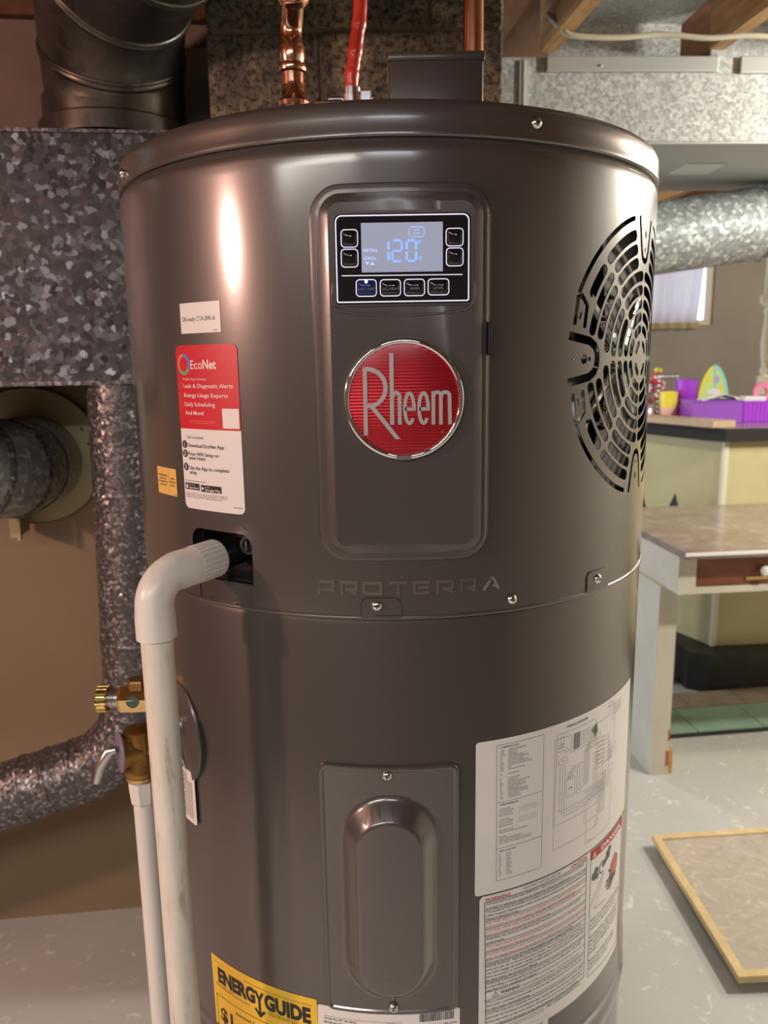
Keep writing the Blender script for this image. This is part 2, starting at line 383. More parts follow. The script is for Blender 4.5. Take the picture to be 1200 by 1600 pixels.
# joists
jx = [(-1.63, 'joist_dark'), (-1.22, 'joist_wood'), (-.80, 'joist_wood'), (-.37, 'joist_dark'), (.265, 'joist_dark'), (.425, 'joist_wood'), (.84, 'joist_wood'), (1.25, 'joist_wood'), (1.66, 'joist_wood'), (2.07, 'joist_wood')]
for x, m in jx:
    a = math.radians(7.5)
    ys, ye = (-2.2, 2.08) if x > .2 else (-2.2, 3.4)
    obj('joist', bx(-.019 if x != .265 else -.03, .019 if x != .265 else .03, ys-2.03, ye-2.03, 2.10 if x > .2 else 2.19, 2.338), m, ceil, loc=(x, 2.03, 0), rot=a)
for x in (.45, .86, 1.27, 1.68, 2.09):
    obj('joist', bx(-.019, .019, 0, 3.2, 2.10, 2.338), 'joist_wood', ceil, loc=(x-.15, 2.75, 0), rot=math.radians(7.5))

# ------------------------------------------------------------------ chimney of concrete blocks
chx0, chx1 = -.30, .225
ch = thing('block_chimney', 'rough dark concrete block chimney with smeared mortar standing behind the water heater', 'chimney', (chx0, 1.50, 0))
obj('mortar_core', bx(.008, chx1-chx0-.008, .0035, .392, 0, 2.33), 'mortar', ch)
bl = None; z = -.095; row = 0
while z < 2.32:
    zz0, zz1 = max(z+.003, 0), min(z+.200, 2.33)
    cuts = [0, .395, .525] if row % 2 == 0 else [0, .20, .525]
    for a, b in zip(cuts, cuts[1:]):
        if zz1-zz0 < .02: continue
        bmx = B(); box(bmx, a+.002*(a > 0), b-.002, 0, .4, zz0, zz1, 0, .004)
        o = obj('concrete_block', bmx, 'block', ch); o.location.y = random.uniform(-.003, .003)
    z += .203; row += 1
# ------------------------------------------------------------------ left: plenum, flue, pipes
pl = thing('duct_plenum', 'large spangled galvanized steel plenum box at upper left behind the water heater', 'duct', (-.689, 1.42, 0), A)
obj('box_panel', bx(-1.4, .355, 0, .25, 1.333, 1.762), 'zinc_plenum', pl)
obj('edge_flange', box(box(B(), -1.4, .355, -.006, .004, 1.757, 1.7625), -1.4, .355, -.005, .004, 1.328, 1.336), 'zinc_pipe', pl)
# flue: overhead elbow made of gored rings
FP = smoothpath([(.17, 1.02, 2.03), (.05, 1.06, 2.03), (-.18, 1.17, 2.03), (-.34, 1.32, 2.025), (-.44, 1.45, 1.985), (-.480, 1.545, 1.905), (-.490, 1.58, 1.82), (-.495, 1.58, 1.773)], 7)
fp = thing('flue_pipe', 'wide dark sheet metal flue elbow coming down onto the plenum top', 'flue pipe', (-.495, 1.58, 1.768))
def loc_path(P, o): return [p-Vector(o.location) for p in P]
n = len(FP); segs = [(0, 14), (14, 21), (21, 27), (27, 34), (34, n-1)]
for a, b in segs:
    if a >= b: continue
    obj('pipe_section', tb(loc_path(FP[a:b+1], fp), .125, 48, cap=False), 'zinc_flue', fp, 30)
for k in (14, 21, 27, 34):
    c, d = FP[k], (FP[k+1]-FP[k-1]).normalized(); q = c-Vector(fp.location)
    obj('crimp_ring', lt([(.1245, -.010), (.1275, -.008), (.1285, -.005), (.1265, -.002), (.1280, .001), (.1285, .004), (.1265, .008), (.1245, .010)], q, d, 56, cap=False), 'zinc_flue', fp, 60)
obj('base_collar', lt([(.137, 0), (.137, .03), (.1285, .035), (.1285, .075)], (0, 0, .0), (0, 0, 1), 56, cap=False), 'zinc_flue', fp, 40)
# vertical branch pipe under the plenum turning left
vp = thing('branch_duct_pipe', 'round galvanized pipe dropping from the plenum and turning left', 'duct pipe', (-.490, 1.50, 0))
VX, VY = -.490, 1.50
up = [Vector((VX-.004, VY, 1.327)), Vector((VX-.010, VY, 1.10)), Vector((VX-.020, VY, .82))]
el = smoothpath([(VX-.020, VY, .82), (VX-.026, VY, .70), (VX-.05, VY-.005, .615), (VX-.11, VY-.015, .555), (VX-.20, VY-.03, .525)], 5)
ln = [Vector((VX-.20, VY-.03, .525)), Vector((VX-.34, VY-.05, .488)), Vector((VX-1.5, VY-.25, .20))]
rp = .0665
for nm, P in (('pipe_section', up), ('elbow', el), ('pipe_section', ln)):
    obj(nm, tb(loc_path(P, vp), rp, 40, cap=False), 'zinc_pipe', vp, 40)
for q, d, m_ in ((up[1]+Vector((0, 0, .02)), (0.03, 0, 1), 0), (up[2], (.05, 0, 1), 0), (el[-4], el[-3]-el[-5], 0), (el[-1], ln[1]-ln[0], 0), (ln[0]+(ln[1]-ln[0])*.35, ln[1]-ln[0], 0), (el[7], el[8]-el[6], 0)):
    obj('seam_ring', lt([(rp-.0005, -.006), (rp+.002, -.003), (rp+.0025, 0), (rp+.0006, .003), (rp-.0005, .006)], q-Vector(vp.location), d, 40, cap=False), 'zinc_pipe', vp, 60)
obj('screw', lt([(.004, 0), (.004, .003), (.001, .005)], Vector((-.016, -rp, .93)), (0, -1, 0), 10), 'screw_steel', vp, 40)
# wall thimble with elbow
th = thing('wall_thimble', 'cream round wall collar with a galvanized pipe stub on the tan wall', 'pipe collar', (-.785, 1.742, 1.165), A)
obj('collar_plate', lt([(.075, -.012), (.150, -.012), (.152, -.016), (.152, -.002), (.10, 0)], (0, 0, 0), (0, 1, 0), 64), 'collar', th, 40)
for a in (28, 12): obj('screw', lt([(.003, 0), (.003, .003), (.001, .005)], (.125*math.cos(math.radians(a)), -.014, .125*math.sin(math.radians(a))), (0, -1, 0), 10), 'brass_shiny', th, 40)
obj('pipe_stub', lt([(.105, .0), (.103, -.05), (.101, -.10)], (0, 0, -.01), (0, 1, 0), 48, cap=False), 'zinc_duct', th, 40)
ep = smoothpath([(0, -.08, -.01), (-.005, -.16, -.008), (-.045, -.235, 0), (-.075, -.275, .05), (-.08, -.29, .18)], 5)
obj('elbow', tb(ep, [.099]*6+[.098]*(len(ep)-6), 48, cap=False), 'zinc_round', th, 40)
for k in (5, 9, 14): obj('seam_ring', lt([(.0985, -.007), (.102, -.004), (.103, 0), (.0995, .004), (.0985, .007)], ep[k], ep[k+1]-ep[k-1], 48, cap=False), 'zinc_pipe', th, 60)
obj('damper_bracket', box(box(B(), -.035, -.020, -.10, -.02, -.165, -.105), -.018, -.010, -.11, -.10, -.170, -.108), ['collar'], th)
# galvanized sheet piece & wood left of the chimney
tag(obj('galvanized_sheet', bx(-.16, .05, 0, .02, 1.60, 2.0), 'zinc_plain', loc=(-.375, 1.745, 0), rot=A), 'dull galvanized sheet standing between flue and block chimney', 'metal sheet')
# ------------------------------------------------------------------ right overhead: ducts
D0 = math.radians(2.3)
dk = thing('rectangular_duct', 'bright galvanized rectangular trunk duct running under the joists', 'duct', (.30, 2.10, 0), D0)
obj('front_panel', bx(-.08, 2.9, 0, .012, 1.900, 2.098), 'zinc_duct', dk)
obj('bottom_panel', bx(-.08, 2.9, .0, .56, 1.896, 1.902), 'zinc_plain', dk)
obj('back_panel', bx(-.08, 2.9, .55, .56, 1.90, 2.098), 'zinc_plain', dk)
obj('drive_seam', box(box(B(), .055, .076, -.006, .0, 1.90, 2.09), .064, .067, -.009, -.004, 1.90, 2.09), 'tape', dk)
for x0, x1, dz in ((.12, .555, 0), (.61, 1.05, .004), (1.09, 1.6, 0), (1.64, 2.3, .003)):
    bmx = B(); box(bmx, x0, x1, -.012, -.002, 2.062-dz, 2.098, 0, .003); obj('top_flange', bmx, 'zinc_plain', dk)
obj('patch_plate', bx(.575, .69, .20, .32, 1.8935, 1.897), 'tape', dk)
obj('screw', lt([(.003, 0), (.003, .003), (.001, .004)], (.255, -.012, 2.075), (0, -1, 0), 10), 'screw_steel', dk, 40)
for x0, x1, nm in ((.455, .80, 'bright galvanized pan sheet nailed up between the first two joists'), (.885, 1.22, 'galvanized pan sheet between joists at the top right corner')):
    obj('joist_pan', box(box(B(), x0, x1, -1.6, .09, 2.20, 2.206), x0, x1, .09, .10, 2.09, 2.206), 'zinc_duct', ceil, loc=(-.005, 2.03, 0), rot=math.radians(5))['label'] = nm
rd = thing('round_duct', 'spangled galvanized round duct crossing below the rectangular trunk duct', 'duct pipe', (0, 0, 0))
RA, RB = Vector((.60, 2.60, 1.70)), Vector((1.215, 2.60, 1.777)); dv = (RB-RA).normalized()
obj('pipe_section', tb([RA, RA+dv*.30, RB], .112, 48, cap=False), 'zinc_round', rd, 40)
obj('pipe_section', tb([RB, RB+dv*.05, RB+dv*.05+Vector((1.2, 0, 0))], .110, 48, cap=False), 'zinc_round', rd, 40)
obj('crimp_ring', lt([(.112, -.012), (.118, -.008), (.119, 0), (.1165, .006)], RB, dv, 48, cap=False), 'zinc_round', rd, 60)
cb = tb(smoothpath([(.40, 1.99, 2.150), (.425, 1.955, 2.105), (.455, 1.95, 2.088), (.56, 1.955, 2.085), (.66, 1.96, 2.092), (.76, 1.96, 2.083), (.86, 1.96, 2.086), (1.0, 1.965, 2.080), (1.3, 1.97, 2.088), (1.9, 1.99, 2.09)], 6), .0062, 12)
cb = obj('ceiling_cable', cb, 'cable', None, 40); tag(cb, 'beige electrical cable strung across the undersides of the joists', 'cable')

# ------------------------------------------------------------------ water heater
R = .2825
HX, HY = .0096, .9055
def cyl(u, v, h=0.):
    a = u/R; r = R+h; return Vector((r*math.sin(a), -r*math.cos(a), CAMH+v))
WH = thing('water_heater', 'tall dark grey heat pump water heater with control panel, labels and round fan grille', 'water heater', (HX, HY, 0))
# lower tank
pr = [(.270, 0), (.2805, .01), (.2812, .03), (.2812, CAMH-.725), (.2835, CAMH-.719), (.2845, CAMH-.712), (.2828, CAMH-.704), (.2812, CAMH-.699), (.2812, CAMH-.692), (.2828, CAMH-.688), (.2836, CAMH-.684), (.2826, CAMH-.680), (.2818, CAMH-.677), (.2818, CAMH-.218), (.2800, CAMH-.2125), (.2775, CAMH-.2115), (.2775, CAMH-.19)]
obj('lower_jacket', lt(pr, seg=160), 'tank_paint', WH, 25)
# shroud with grille openings
GU = .28
def gp(du, dv): return (GU+du, dv)
def slot(r, a0, a1, hw=.0044):
    L = arc((0, 0), r+hw, a0, a1, max(3, int(abs(a1-a0)/4))); I = arc((0, 0), r-hw, a1, a0, max(3, int(abs(a1-a0)/4)))
    def capp(a, s):
        c = (r*math.cos(math.radians(a)), r*math.sin(math.radians(a))); out = []
        for k in range(1, 5):
            t = math.radians(a + s*180*k/5) if s > 0 else math.radians(a+180+180*k/5)
            out.append((c[0]+hw*math.cos(t), c[1]+hw*math.sin(t)))
        return out
    return L + capp(a1, 1) + I + capp(a0, -1)
def ribloop(pts, wd): L, Rr = ribbon_loop(pts, wd); return [tuple(p) for p in L]+[tuple(p) for p in Rr[::-1]]
holes = []
def add4(lp, mx=True, my=True):
    for sx in ((1, -1) if mx else (1,)):
        for sy in ((1, -1) if my else (1,)): holes.append([gp(sx*p[0], sy*p[1]) for p in lp])
def dg(x): return math.degrees(x)
def tips(r, t0, t1, hw):
    hw += .0003
    return slot(r, t0+dg(hw/r), t1-dg(hw/r), hw)
for r, t1, sp, hw in ((.111, 152.5, 134.4, .0044), (.0985, 168.5, 132.2, .0042), (.0865, 169, 133.6, .0042), (.0745, 176, 135.2, .0042), (.0630, 178.6, 136, .0041), (.0510, 178.3, 136.5, .0041), (.0390, 177.8, 137, .0040), (.0275, 177, 138, .0036)):
    add4(tips(r, sp+dg(.0013/r), t1, hw))
for r, t0, sp, hw in ((.112, 102.5, 134.0, .0046), (.0995, 101.7, 131.6, .0045), (.0875, 101.3, 133, .0045), (.0750, 91.3, 134.8, .0044), (.0625, 91.4, 135.6, .0044), (.0503, 91.7, 136.2, .0042), (.0385, 92.2, 136.8, .0040), (.0272, 93, 137.6, .0036)):
    add4(tips(r, t0, sp-dg(.0013/r), hw))
add4(slot(.0150, 117, 153, .0030)); 
add4(slot(.1265, 104.5, 153.5, .0022))
add4(ribloop([(-.1185, .0285), (-.1150, .0510), (-.1105, .0525), (-.1035, .0450), (-.1062, .0260)], .0042))
add4(ribloop([(-.1125, .0330), (-.1108, .0390)], .0018))
def Ur(pts, wd): return ribloop(pts, wd)
V_ = [(-.1245, .0197), (-.0985, .0152), (-.0915, .0110), (-.0885, .0055), (-.0878, 0), (-.0885, -.0055), (-.0915, -.0110), (-.0985, -.0152), (-.1245, -.0197)]
add4(Ur(V_, .0072), True, False)
add4(arc((-.1055, 0), .0040, 0, 360, 16)[:-1], True, False); add4(arc((-.0985, 0), .0018, 0, 360, 10)[:-1], True, False); add4(arc((-.1190, 0), .0022, 0, 360, 10, .0010)[:-1], True, False)
T_ = [(-.0185, .1265), (-.0105, .098), (-.0065, .0905), (0, .0880), (.0065, .0905), (.0105, .098), (.0185, .1265)]
add4(Ur(T_, .0050), False, True)
add4(arc((0, .112), .0019, 0, 360, 12, .0035)[:-1], False, True); add4(arc((0, .0985), .0015, 0, 360, 10, .0022)[:-1], False, True)
# drain outlet opening (arch), seam slit
OP = rrect(-.2020, -.1285, -.1888, -.1440, (.001, .001, .0125, .012), 6)
holes.append(OP)
Z0, Z1 = -.2095, .1480
sh = Flat(); UE = PI*R*.99999
for a, b, hs in ((.10, .47, holes[:-1]), (-.24, -.09, holes[-1:])): sh.fill([[(a, Z0), (b, Z0), (b, Z1), (a, Z1)]]+hs, 'tank_paint')
for a, b in ((-UE, -.24), (-.09, .10), (.47, UE)): sh.rect(a, b, Z0, Z1, 'tank_paint')
sh.cut(R*math.radians(2.5))
bmesh.ops.remove_doubles(sh.bm, verts=sh.bm.verts[:], dist=1e-6)
bed = [e for e in sh.bm.edges if len(e.link_faces) == 1 and not (abs(e.verts[0].co.y-Z1) < 1e-5 and abs(e.verts[1].co.y-Z1) < 1e-5) and abs(e.verts[0].co.x) < .88 and not (abs(e.verts[0].co.x-e.verts[1].co.x) < 1e-6 and min(abs(e.verts[0].co.x-q) for q in (-.24, -.09, .10, .47)) < 1e-4)]
wl_ = B(); 
sheet_vs = len(sh.bm.verts)
mapv = {}
for e in bed:
    q = []
    for v_ in e.verts:
        for hh in (0, -.0009):
            key = (v_.index, hh)
            q.append(cyl(v_.co.x, v_.co.y, hh))
    vs_ = [wl_.verts.new(p) for p in (q[0], q[2], q[3], q[1])]; wl_.faces.new(vs_)
sh.cyl(0)
me = bpy.data.meshes.new('shroud')
sh.bm.to_mesh(me); sh.bm.free(); me.materials.append(M['tank_paint'])
for p in me.polygons: p.use_smooth = True
me.normals_split_custom_set_from_vertices([Vector((v_.co.x, v_.co.y, 0)).normalized() for v_ in me.vertices])
shroud = bpy.data.objects.new('shroud', me); COL.objects.link(shroud); shroud.parent = WH
obj('sheet_edge', wl_, 'dark_inside', shroud)
# rolled shoulder above the shroud and the cap
obj('shroud_shoulder', lt([(R, CAMH+.1480), (R, CAMH+.1550), (R-.0003, CAMH+.1580), (R-.0011, CAMH+.1610), (R-.0023, CAMH+.1635), (R-.0033, CAMH+.1655), (R-.0040, CAMH+.1690), (R-.0040, CAMH+.174)], seg=160, cap=False), 'tank_paint', WH, 60)
capm = B(); cprof = [(R-.004, .1672), (R-.0005, .1668), (R+.0006, .1680), (R+.0006, .1700), (R+.0000, .1720), (R-.0002, .1800), (R-.0006, .1880), (R-.0022, .1915), (R-.0050, .1937), (R-.009, .1945), (R-.03, .1950), (.001, .1975)]
lathe(capm, [(r, CAMH+z_) for r, z_ in cprof], seg=160, cap=False); obj('top_cap', capm, 'tank_paint', WH, 40)
obj('seam_gap', lt([(R-.0055, CAMH+.158), (R-.0055, CAMH+.1675)], seg=96, cap=False), 'black_plastic', WH, 40)
# inner dark liner, so that the openings look into a closed case
lin = B(); lathe(lin, [(.150, CAMH-.19), (.150, CAMH+.16)], seg=64, cap=False); obj('inner_case', lin, 'dark_inside', WH, 40)
obj('case_floor', lt([(.05, CAMH-.188), (.276, CAMH-.188), (.276, CAMH-.190), (.05, CAMH-.190)], seg=64, cap=False), 'dark_inside', WH)
ga = GU/R; gn = Vector((math.sin(ga), -math.cos(ga), 0)); gt = Vector((math.cos(ga), math.sin(ga), 0)); gz = Vector((0, 0, 1))
def GI(t, v, d): return gn*(R*1.0-d) + gt*t + gz*(CAMH+v)
# fan inside
fan = obj('fan', lt([(.097, .0), (.100, .012), (.094, .020), (.088, .016), (.090, .0), (.097, 0)], GI(0, 0, .052), gn, 64, cap=False), 'fan_silver', WH, 40)
tag(fan, 'silver fan seen through the round grille')
obj('hub', lt([(.030, 0), (.030, .03), (.024, .036), (.006, .038)], GI(0, 0, .060), gn, 32), 'black_plastic', fan, 40)
for k in range(7):
    bmx = B(); a0 = 2*PI*k/7; rows = []
    for i in range(7):
        rad = .028+.058*i/6; tw = math.radians(62-34*i/6); cc = a0+.25*i/6; wd = .020+.016*i/6
        c = GI(rad*math.cos(cc), rad*math.sin(cc), .048); tv = (-math.sin(cc)*gt + math.cos(cc)*gz)
        dvv = tv*math.cos(tw)*wd + gn*math.sin(tw)*wd*.7; rows.append((c-dvv, c+dvv))
    vv = [[bmx.verts.new(p) for p in r_] for r_ in rows]
    for i in range(6): bmx.faces.new((vv[i][0], vv[i][1], vv[i+1][1], vv[i+1][0]))
    obj('fan_blade', bmx, 'fan_silver', fan, 60)
for t_, v_ in ((-.062, .034), (-.050, .052), (-.074, -.004), (-.058, -.045), (-.066, .010), (-.03, -.005), (-.060, -.060)):
    obj('bolt', lt([(.004, 0), (.0045, .006), (.002, .009)], GI(t_, v_, .020), gn, 10), 'chrome', fan, 40)
for a in (40, 145, 215, 320):
    ca, sa = math.cos(math.radians(a)), math.sin(math.radians(a))
    obj('fan_bracket', tb([GI(.02*ca, .02*sa, .022), GI(.094*ca, .094*sa, .026)], .004, 8), 'fan_silver', fan, 40)
bk = B(); q = [bk.verts.new(GI(t_, v_, .028 if t_ > -.02 else .028)) for t_, v_ in ((-.045, .128), (.10, .128), (.10, -.0), (-.018, .02))]; bk.faces.new(q)
obj('air_filter', bk, 'foam_grey', WH)
bk = B(); q = [bk.verts.new(GI(t_, v_, .028)) for t_, v_ in ((-.070, -.132), (.10, -.132), (.10, -.002), (-.012, -.03))]; bk.faces.new(q)
obj('air_filter', bk, 'foam_grey', WH)
# screws
def screw(u, v, h=0., par=WH, s=1., name='screw'):
    c = cyl(u, v, h); n_ = Vector((math.sin(u/R), -math.cos(u/R), 0)); bmx = B()
    lathe(bmx, [(.0034*s, 0), (.0034*s, .0012), (.0045*s, .0010), (.0042*s, .0026), (.0028*s, .0038), (.0008*s, .0042)], c, n_, 20)
    t_ = Vector((math.cos(u/R), math.sin(u/R), 0))
    for ax in (t_, gz):
        o_ = gz if ax is t_ else t_
        p = [c+n_*.0043*1.0+ax*a_+o_*b_ for a_, b_ in ((-.0019*s, -.0004), (.0019*s, -.0004), (.0019*s, .0004), (-.0019*s, .0004))]
        f = bmx.faces.new([bmx.verts.new(x) for x in p]); f.material_index = 1
    return obj(name, bmx, ['screw_steel', 'ink_black'], par, 50)
for u, v in ((.116, .1799), (-.300, .176), (-.0168, -.2000), (.101, -.2017), (.2035, -.1998)): screw(u, v)
# seam tabs round the screws, lip under the shroud
for u0, u1, v1 in ((-.0300, .0035, -.1935), (.188, .223, -.1915)):
    t = Flat(); L = rrect(u0, u1, Z0-.001, v1, (0, 0, .006, .006), 5); t.poly(L, 'tank_paint'); t.thick(.0010); t.cut(.006); t.cyl(.0001); t.done('screw_tab', WH)
    t = Flat(); t.line([(u0, Z0+.001)]+rrect(u0, u1, Z0-.001, v1, (0, 0, .006, .006), 5)[-7:][::-1][0:7], .0005, 'black_plastic', .0012); t.cut(.006); t.cyl(); t.done('tab_groove', WH)
t = Flat(); t.rect(-.02+.003, .0035, Z0+.0008, Z0+.0014, 'black_plastic', .00125); t.cut(.006); t.cyl(); t.done('tab_groove', WH)
lp = B(); lathe(lp, [(R-.002, CAMH-.2125), (R+.0003, CAMH-.2130), (R+.0012, CAMH-.2115), (R+.0010, CAMH-.2098), (R-.0002, CAMH-.2092)], seg=160, cap=False); obj('shroud_lip', lp, 'tank_paint', WH, 80)
# drain recess behind the arch opening
rc = Flat(); rc.rect(-.235, -.10, -.200, -.130, 'black_plastic'); rc.cut(.01); rc.cyl(-.034); rc.done('drain_recess', WH, 40)
rb = Flat(); rb.fill([OP, rrect(-.199, -.1335, -.1860, -.1475, (.001, .001, .011, .010), 6)], 'black_plastic'); rb.cut(.006); rb.cyl(-.010); rb.done('drain_recess', WH)
rsd = B()
for (a, b) in zip(OP, OP[1:]+OP[:1]):
    rsd.faces.new([rsd.verts.new(p) for p in (cyl(a[0], a[1], -.0016), cyl(b[0], b[1], -.0016), cyl(b[0], b[1], -.034), cyl(a[0], a[1], -.034))])
obj('recess_wall', rsd, 'black_plastic', WH)
bo = B(); n_ = Vector((math.sin(-.1440/R), -math.cos(-.1440/R), 0)); lathe(bo, [(.0085, 0), (.0085, .016), (.006, .016), (.006, .006), (.0005, .006)], cyl(-.1445, -.1580, -.030), n_, 24)
obj('drain_boss', bo, 'console_plastic', WH, 40)
obj('drain_boss_clip', tb([cyl(-.1450, -.1535, -.013), cyl(-.1450, -.1625, -.013)], .0012, 8), 'brushed_chrome', WH)
t = Flat(); t.rect(-.1945, -.1932, -.2085, -.1925, 'black_plastic', .0003); t.cyl(); t.done('seam_slit', WH)
t = Flat(); t.rect(-.1920, -.1480, -.2090, -.2078, 'tank_paint', .0); t.thick(.0012); t.cut(.006); t.cyl(.0002); t.done('sheet_step', WH)
t = Flat(); t.rect(-.202, -.1285, -.1897, -.1885, 'tank_paint', .0); t.thick(.0012); t.cut(.006); t.cyl(.0); t.done('opening_ledge', WH)
screw(-.1367, -.1380, 0, WH, .3)
# junction box on the cap
jb = B(); bo_ = bx(.0015, .0915, -.105, -.040, CAMH+.193, CAMH+.2860, 0, .004); jbo = obj('junction_box', bo_, 'console_plastic', WH, 35)
tag(jbo, 'dark grey plastic junction box on the top cap')
obj('box_lid', bx(.0005, .0930, -.1065, -.0390, CAMH+.2790, CAMH+.2880, 0, .0025), 'console_plastic', jbo, 35)
obj('conduit_nut', lt([(.007, 0), (.007, .012)], (.097, -.075, CAMH+.195), (0, 0, 1), 6), 'brass_shiny', WH, 30)

# ---------------- control console
CX, CZ, CHX, CHZ = .0070, -.0141, .0708, .1480
def tank_d(x): return math.sqrt(max(0, R*R-x*x))-R
LP = [(0, -9, 0), (.0015, -9, .0030), (.0032, -.0040, .0034), (.0046, -.0028, .0036), (.0050, -.0012, .0046), (.0078, -.0004, .0048), (.0082, .0012, .0052), (.0115, .0040, .0056), (.0150, .0050, .0060)]
cb_ = B(); rings = []
for ins, d, mn in LP:
    pts = rrect(CX-CHX+ins, CX+CHX-ins, CZ-CHZ+ins, CZ+CHZ-ins, max(.004, .024-ins), 8)
    P = []
    for i, (x, zv) in enumerate(pts): P.append((x, zv))
    # subdivide long edges
    Q = []
    for a, b in zip(P, P[1:]+P[:1]):
        L_ = math.hypot(b[0]-a[0], b[1]-a[1]); k = 12 if L_ > .03 else 1
        for j in range(k): Q.append((a[0]+(b[0]-a[0])*j/k, a[1]+(b[1]-a[1])*j/k))
    rings.append([cb_.verts.new((x, -(R+max(d, tank_d(x)+mn) if d > -8 else R+tank_d(x)+mn), CAMH+zv)) for x, zv in Q])
FD = .0060
for i in range(len(rings)-1):
    n = len(rings[i])
    for k in range(n): cb_.faces.new((rings[i][k], rings[i][(k+1) % n], rings[i+1][(k+1) % n], rings[i+1][k]))
for v_ in rings[-1]: v_.co.y = -(R+FD)
cb_.faces.new(rings[-1])
con = obj('control_panel', cb_, 'console_plastic', WH, 28); tag(con, 'raised rounded console panel on the front')
# hidden slot on its right flank
obj('side_slot', bx(.0742, .0768, -(R+.0022), -(R-.010), CAMH+.0045, CAMH+.0300, 0, .0008), 'black_plastic', con)
# display bezel and visor
bz = Flat(); bz.rr(-.0462, .0618, .0425, .1125, (.004, .004, .008, .008), 'console_plastic'); bz.thick(.0012); bz.front(FD-.0002); bz.done('display_bezel', con, 40)
vz = tb(smoothpath([Vector((x, -(R+FD+.0002), CAMH+z_)) for x, z_ in ((-.0462, .0600), (-.0455, .0430), (-.030, .0375), (.008, .0355), (.046, .0375), (.061, .0430), (.0622, .0600))], 6), .0009, 8)
obj('visor_edge', vz, 'console_plastic', con, 60)
sc = Flat(); sc.rr(-.0438, .0593, .0444, .1101, (.0012, .0012, .005, .005), 'black_gloss'); sc.thick(.0016); sc.front(FD+.0002)
scr = sc.done('display_screen', con, 40); tag(scr, 'glossy backlit display with keys showing 120 degrees')
FQ = FD+.0019
t = Flat()
t.line(rrect(-.0427, .0579, .0458, .1088, (.0012, .0012, .0045, .0045)), .0009, 'lit_line', closed=True)
t.line([(-.0390, .0654), (.0532, .0650)], .0006, 'lit_line')
t.rect(-.0236, .0382, .0676, .1035, 'lcd')
t.front(FQ)
t.done('lit_frame', con)
t = Flat()
def seg7(x, y, w_, h_, on, th):
    m_ = th*.38
    S7 = dict(a=[(x+m_, y+h_), (x+w_-m_, y+h_)], g=[(x+m_, y+h_/2), (x+w_-m_, y+h_/2)], d=[(x+m_, y), (x+w_-m_, y)], f=[(x, y+h_/2+m_), (x, y+h_-m_)], b=[(x+w_, y+h_/2+m_), (x+w_, y+h_-m_)], e=[(x, y+m_), (x, y+h_/2-m_)], c=[(x+w_, y+m_), (x+w_, y+h_/2-m_)])
    for k in on: t.line(S7[k], th, 'lcd_digit')
seg7(-.0100, .0755, .0070, .0150, 'bc', .0019); seg7(-.0002, .0755, .0072, .0150, 'abged', .0017); seg7(.0108, .0755, .0072, .0150, 'abcdef', .0019)
t.ring((.0204, .0893), .0011, .0005, 'lcd_digit'); t.text('F', .0203, .0752, .0036, 'lcd_digit', bold=.01)
t.text('HEATING', -.0226, .0826, .0021, 'lcd_text', width=.0110, bold=.02); t.text('SCROLL', -.0222, .0768, .0021, 'lcd_text', width=.0100, bold=.02)
t.poly([(-.0209, .0754), (-.0175, .0754), (-.0192, .0730)], 'lcd_text'); t.poly([(-.0172, .0729), (-.0136, .0729), (-.0154, .0754)], 'lcd_text')
t.line(rrect(.0128, .0242, .0930, .1001, .002), .0004, 'lcd_text', closed=True)
t.text('HEAT', .0185, .0972, .0014, 'lcd_text', al='C'); t.text('PUMP', .0185, .0946, .0014, 'lcd_text', al='C')
t.front(FQ+.0002); t.done('display_readout', con)
keys = [(-.0387, -.0263, .0862, .0988, ''), (-.0390, -.0263, .0717, .0847, ''), (.0407, .0536, .0859, .0986, ''), (.0409, .0536, .0714, .0844, ''), (-.0281, -.0127, .0500, .0623, 'ON | OFF'), (-.0097, .0058, .0500, .0620, 'ALARM'), (.0087, .0242, .0499, .0620, 'WiFi'), (.0269, .0428, .0502, .0620, 'LINK')]
kr = Flat(); kt = Flat()
for x0, x1, z0, z1, tx in keys:
    kr.line(rrect(x0, x1, z0, z1, .0026, 4), .00065, 'lit_line', closed=True)
    kb = B(); rg = []
    for ins, d in ((.0009, 0), (.0011, .0016), (.0018, .0022), (.0046, .0032)):
        rg.append([kb.verts.new((x, -(R+FQ+d), CAMH+z_)) for x, z_ in rrect(x0+ins, x1-ins, z0+ins, z1-ins, max(.0004, .0020-ins*.4), 3)])
    for i in range(3):
        n = len(rg[i])
        for k in range(n): kb.faces.new((rg[i][k], rg[i][(k+1) % n], rg[i+1][(k+1) % n], rg[i+1][k]))
    kb.faces.new(rg[-1]); obj('key', kb, 'blue_glow' if 'OFF' in tx else 'black_gloss', con, 20)
    if tx: kt.text(tx, (x0+x1)/2, z0+.0040, .0020, 'key_text', width=(x1-x0)*(.80 if len(tx) > 4 else .5), al='C', bold=.02)
kr.front(FQ+.0001); kr.done('key_outline', con); kt.front(FQ+.0034); kt.done('key_lettering', con)
ld = lt([(.0011, 0), (.0010, .0008), (.0003, .0012)], (-.0204, -(R+FQ+.0028), CAMH+.0606), (0, -1, 0), 14); obj('indicator_light', ld, 'blue_led', con, 60)
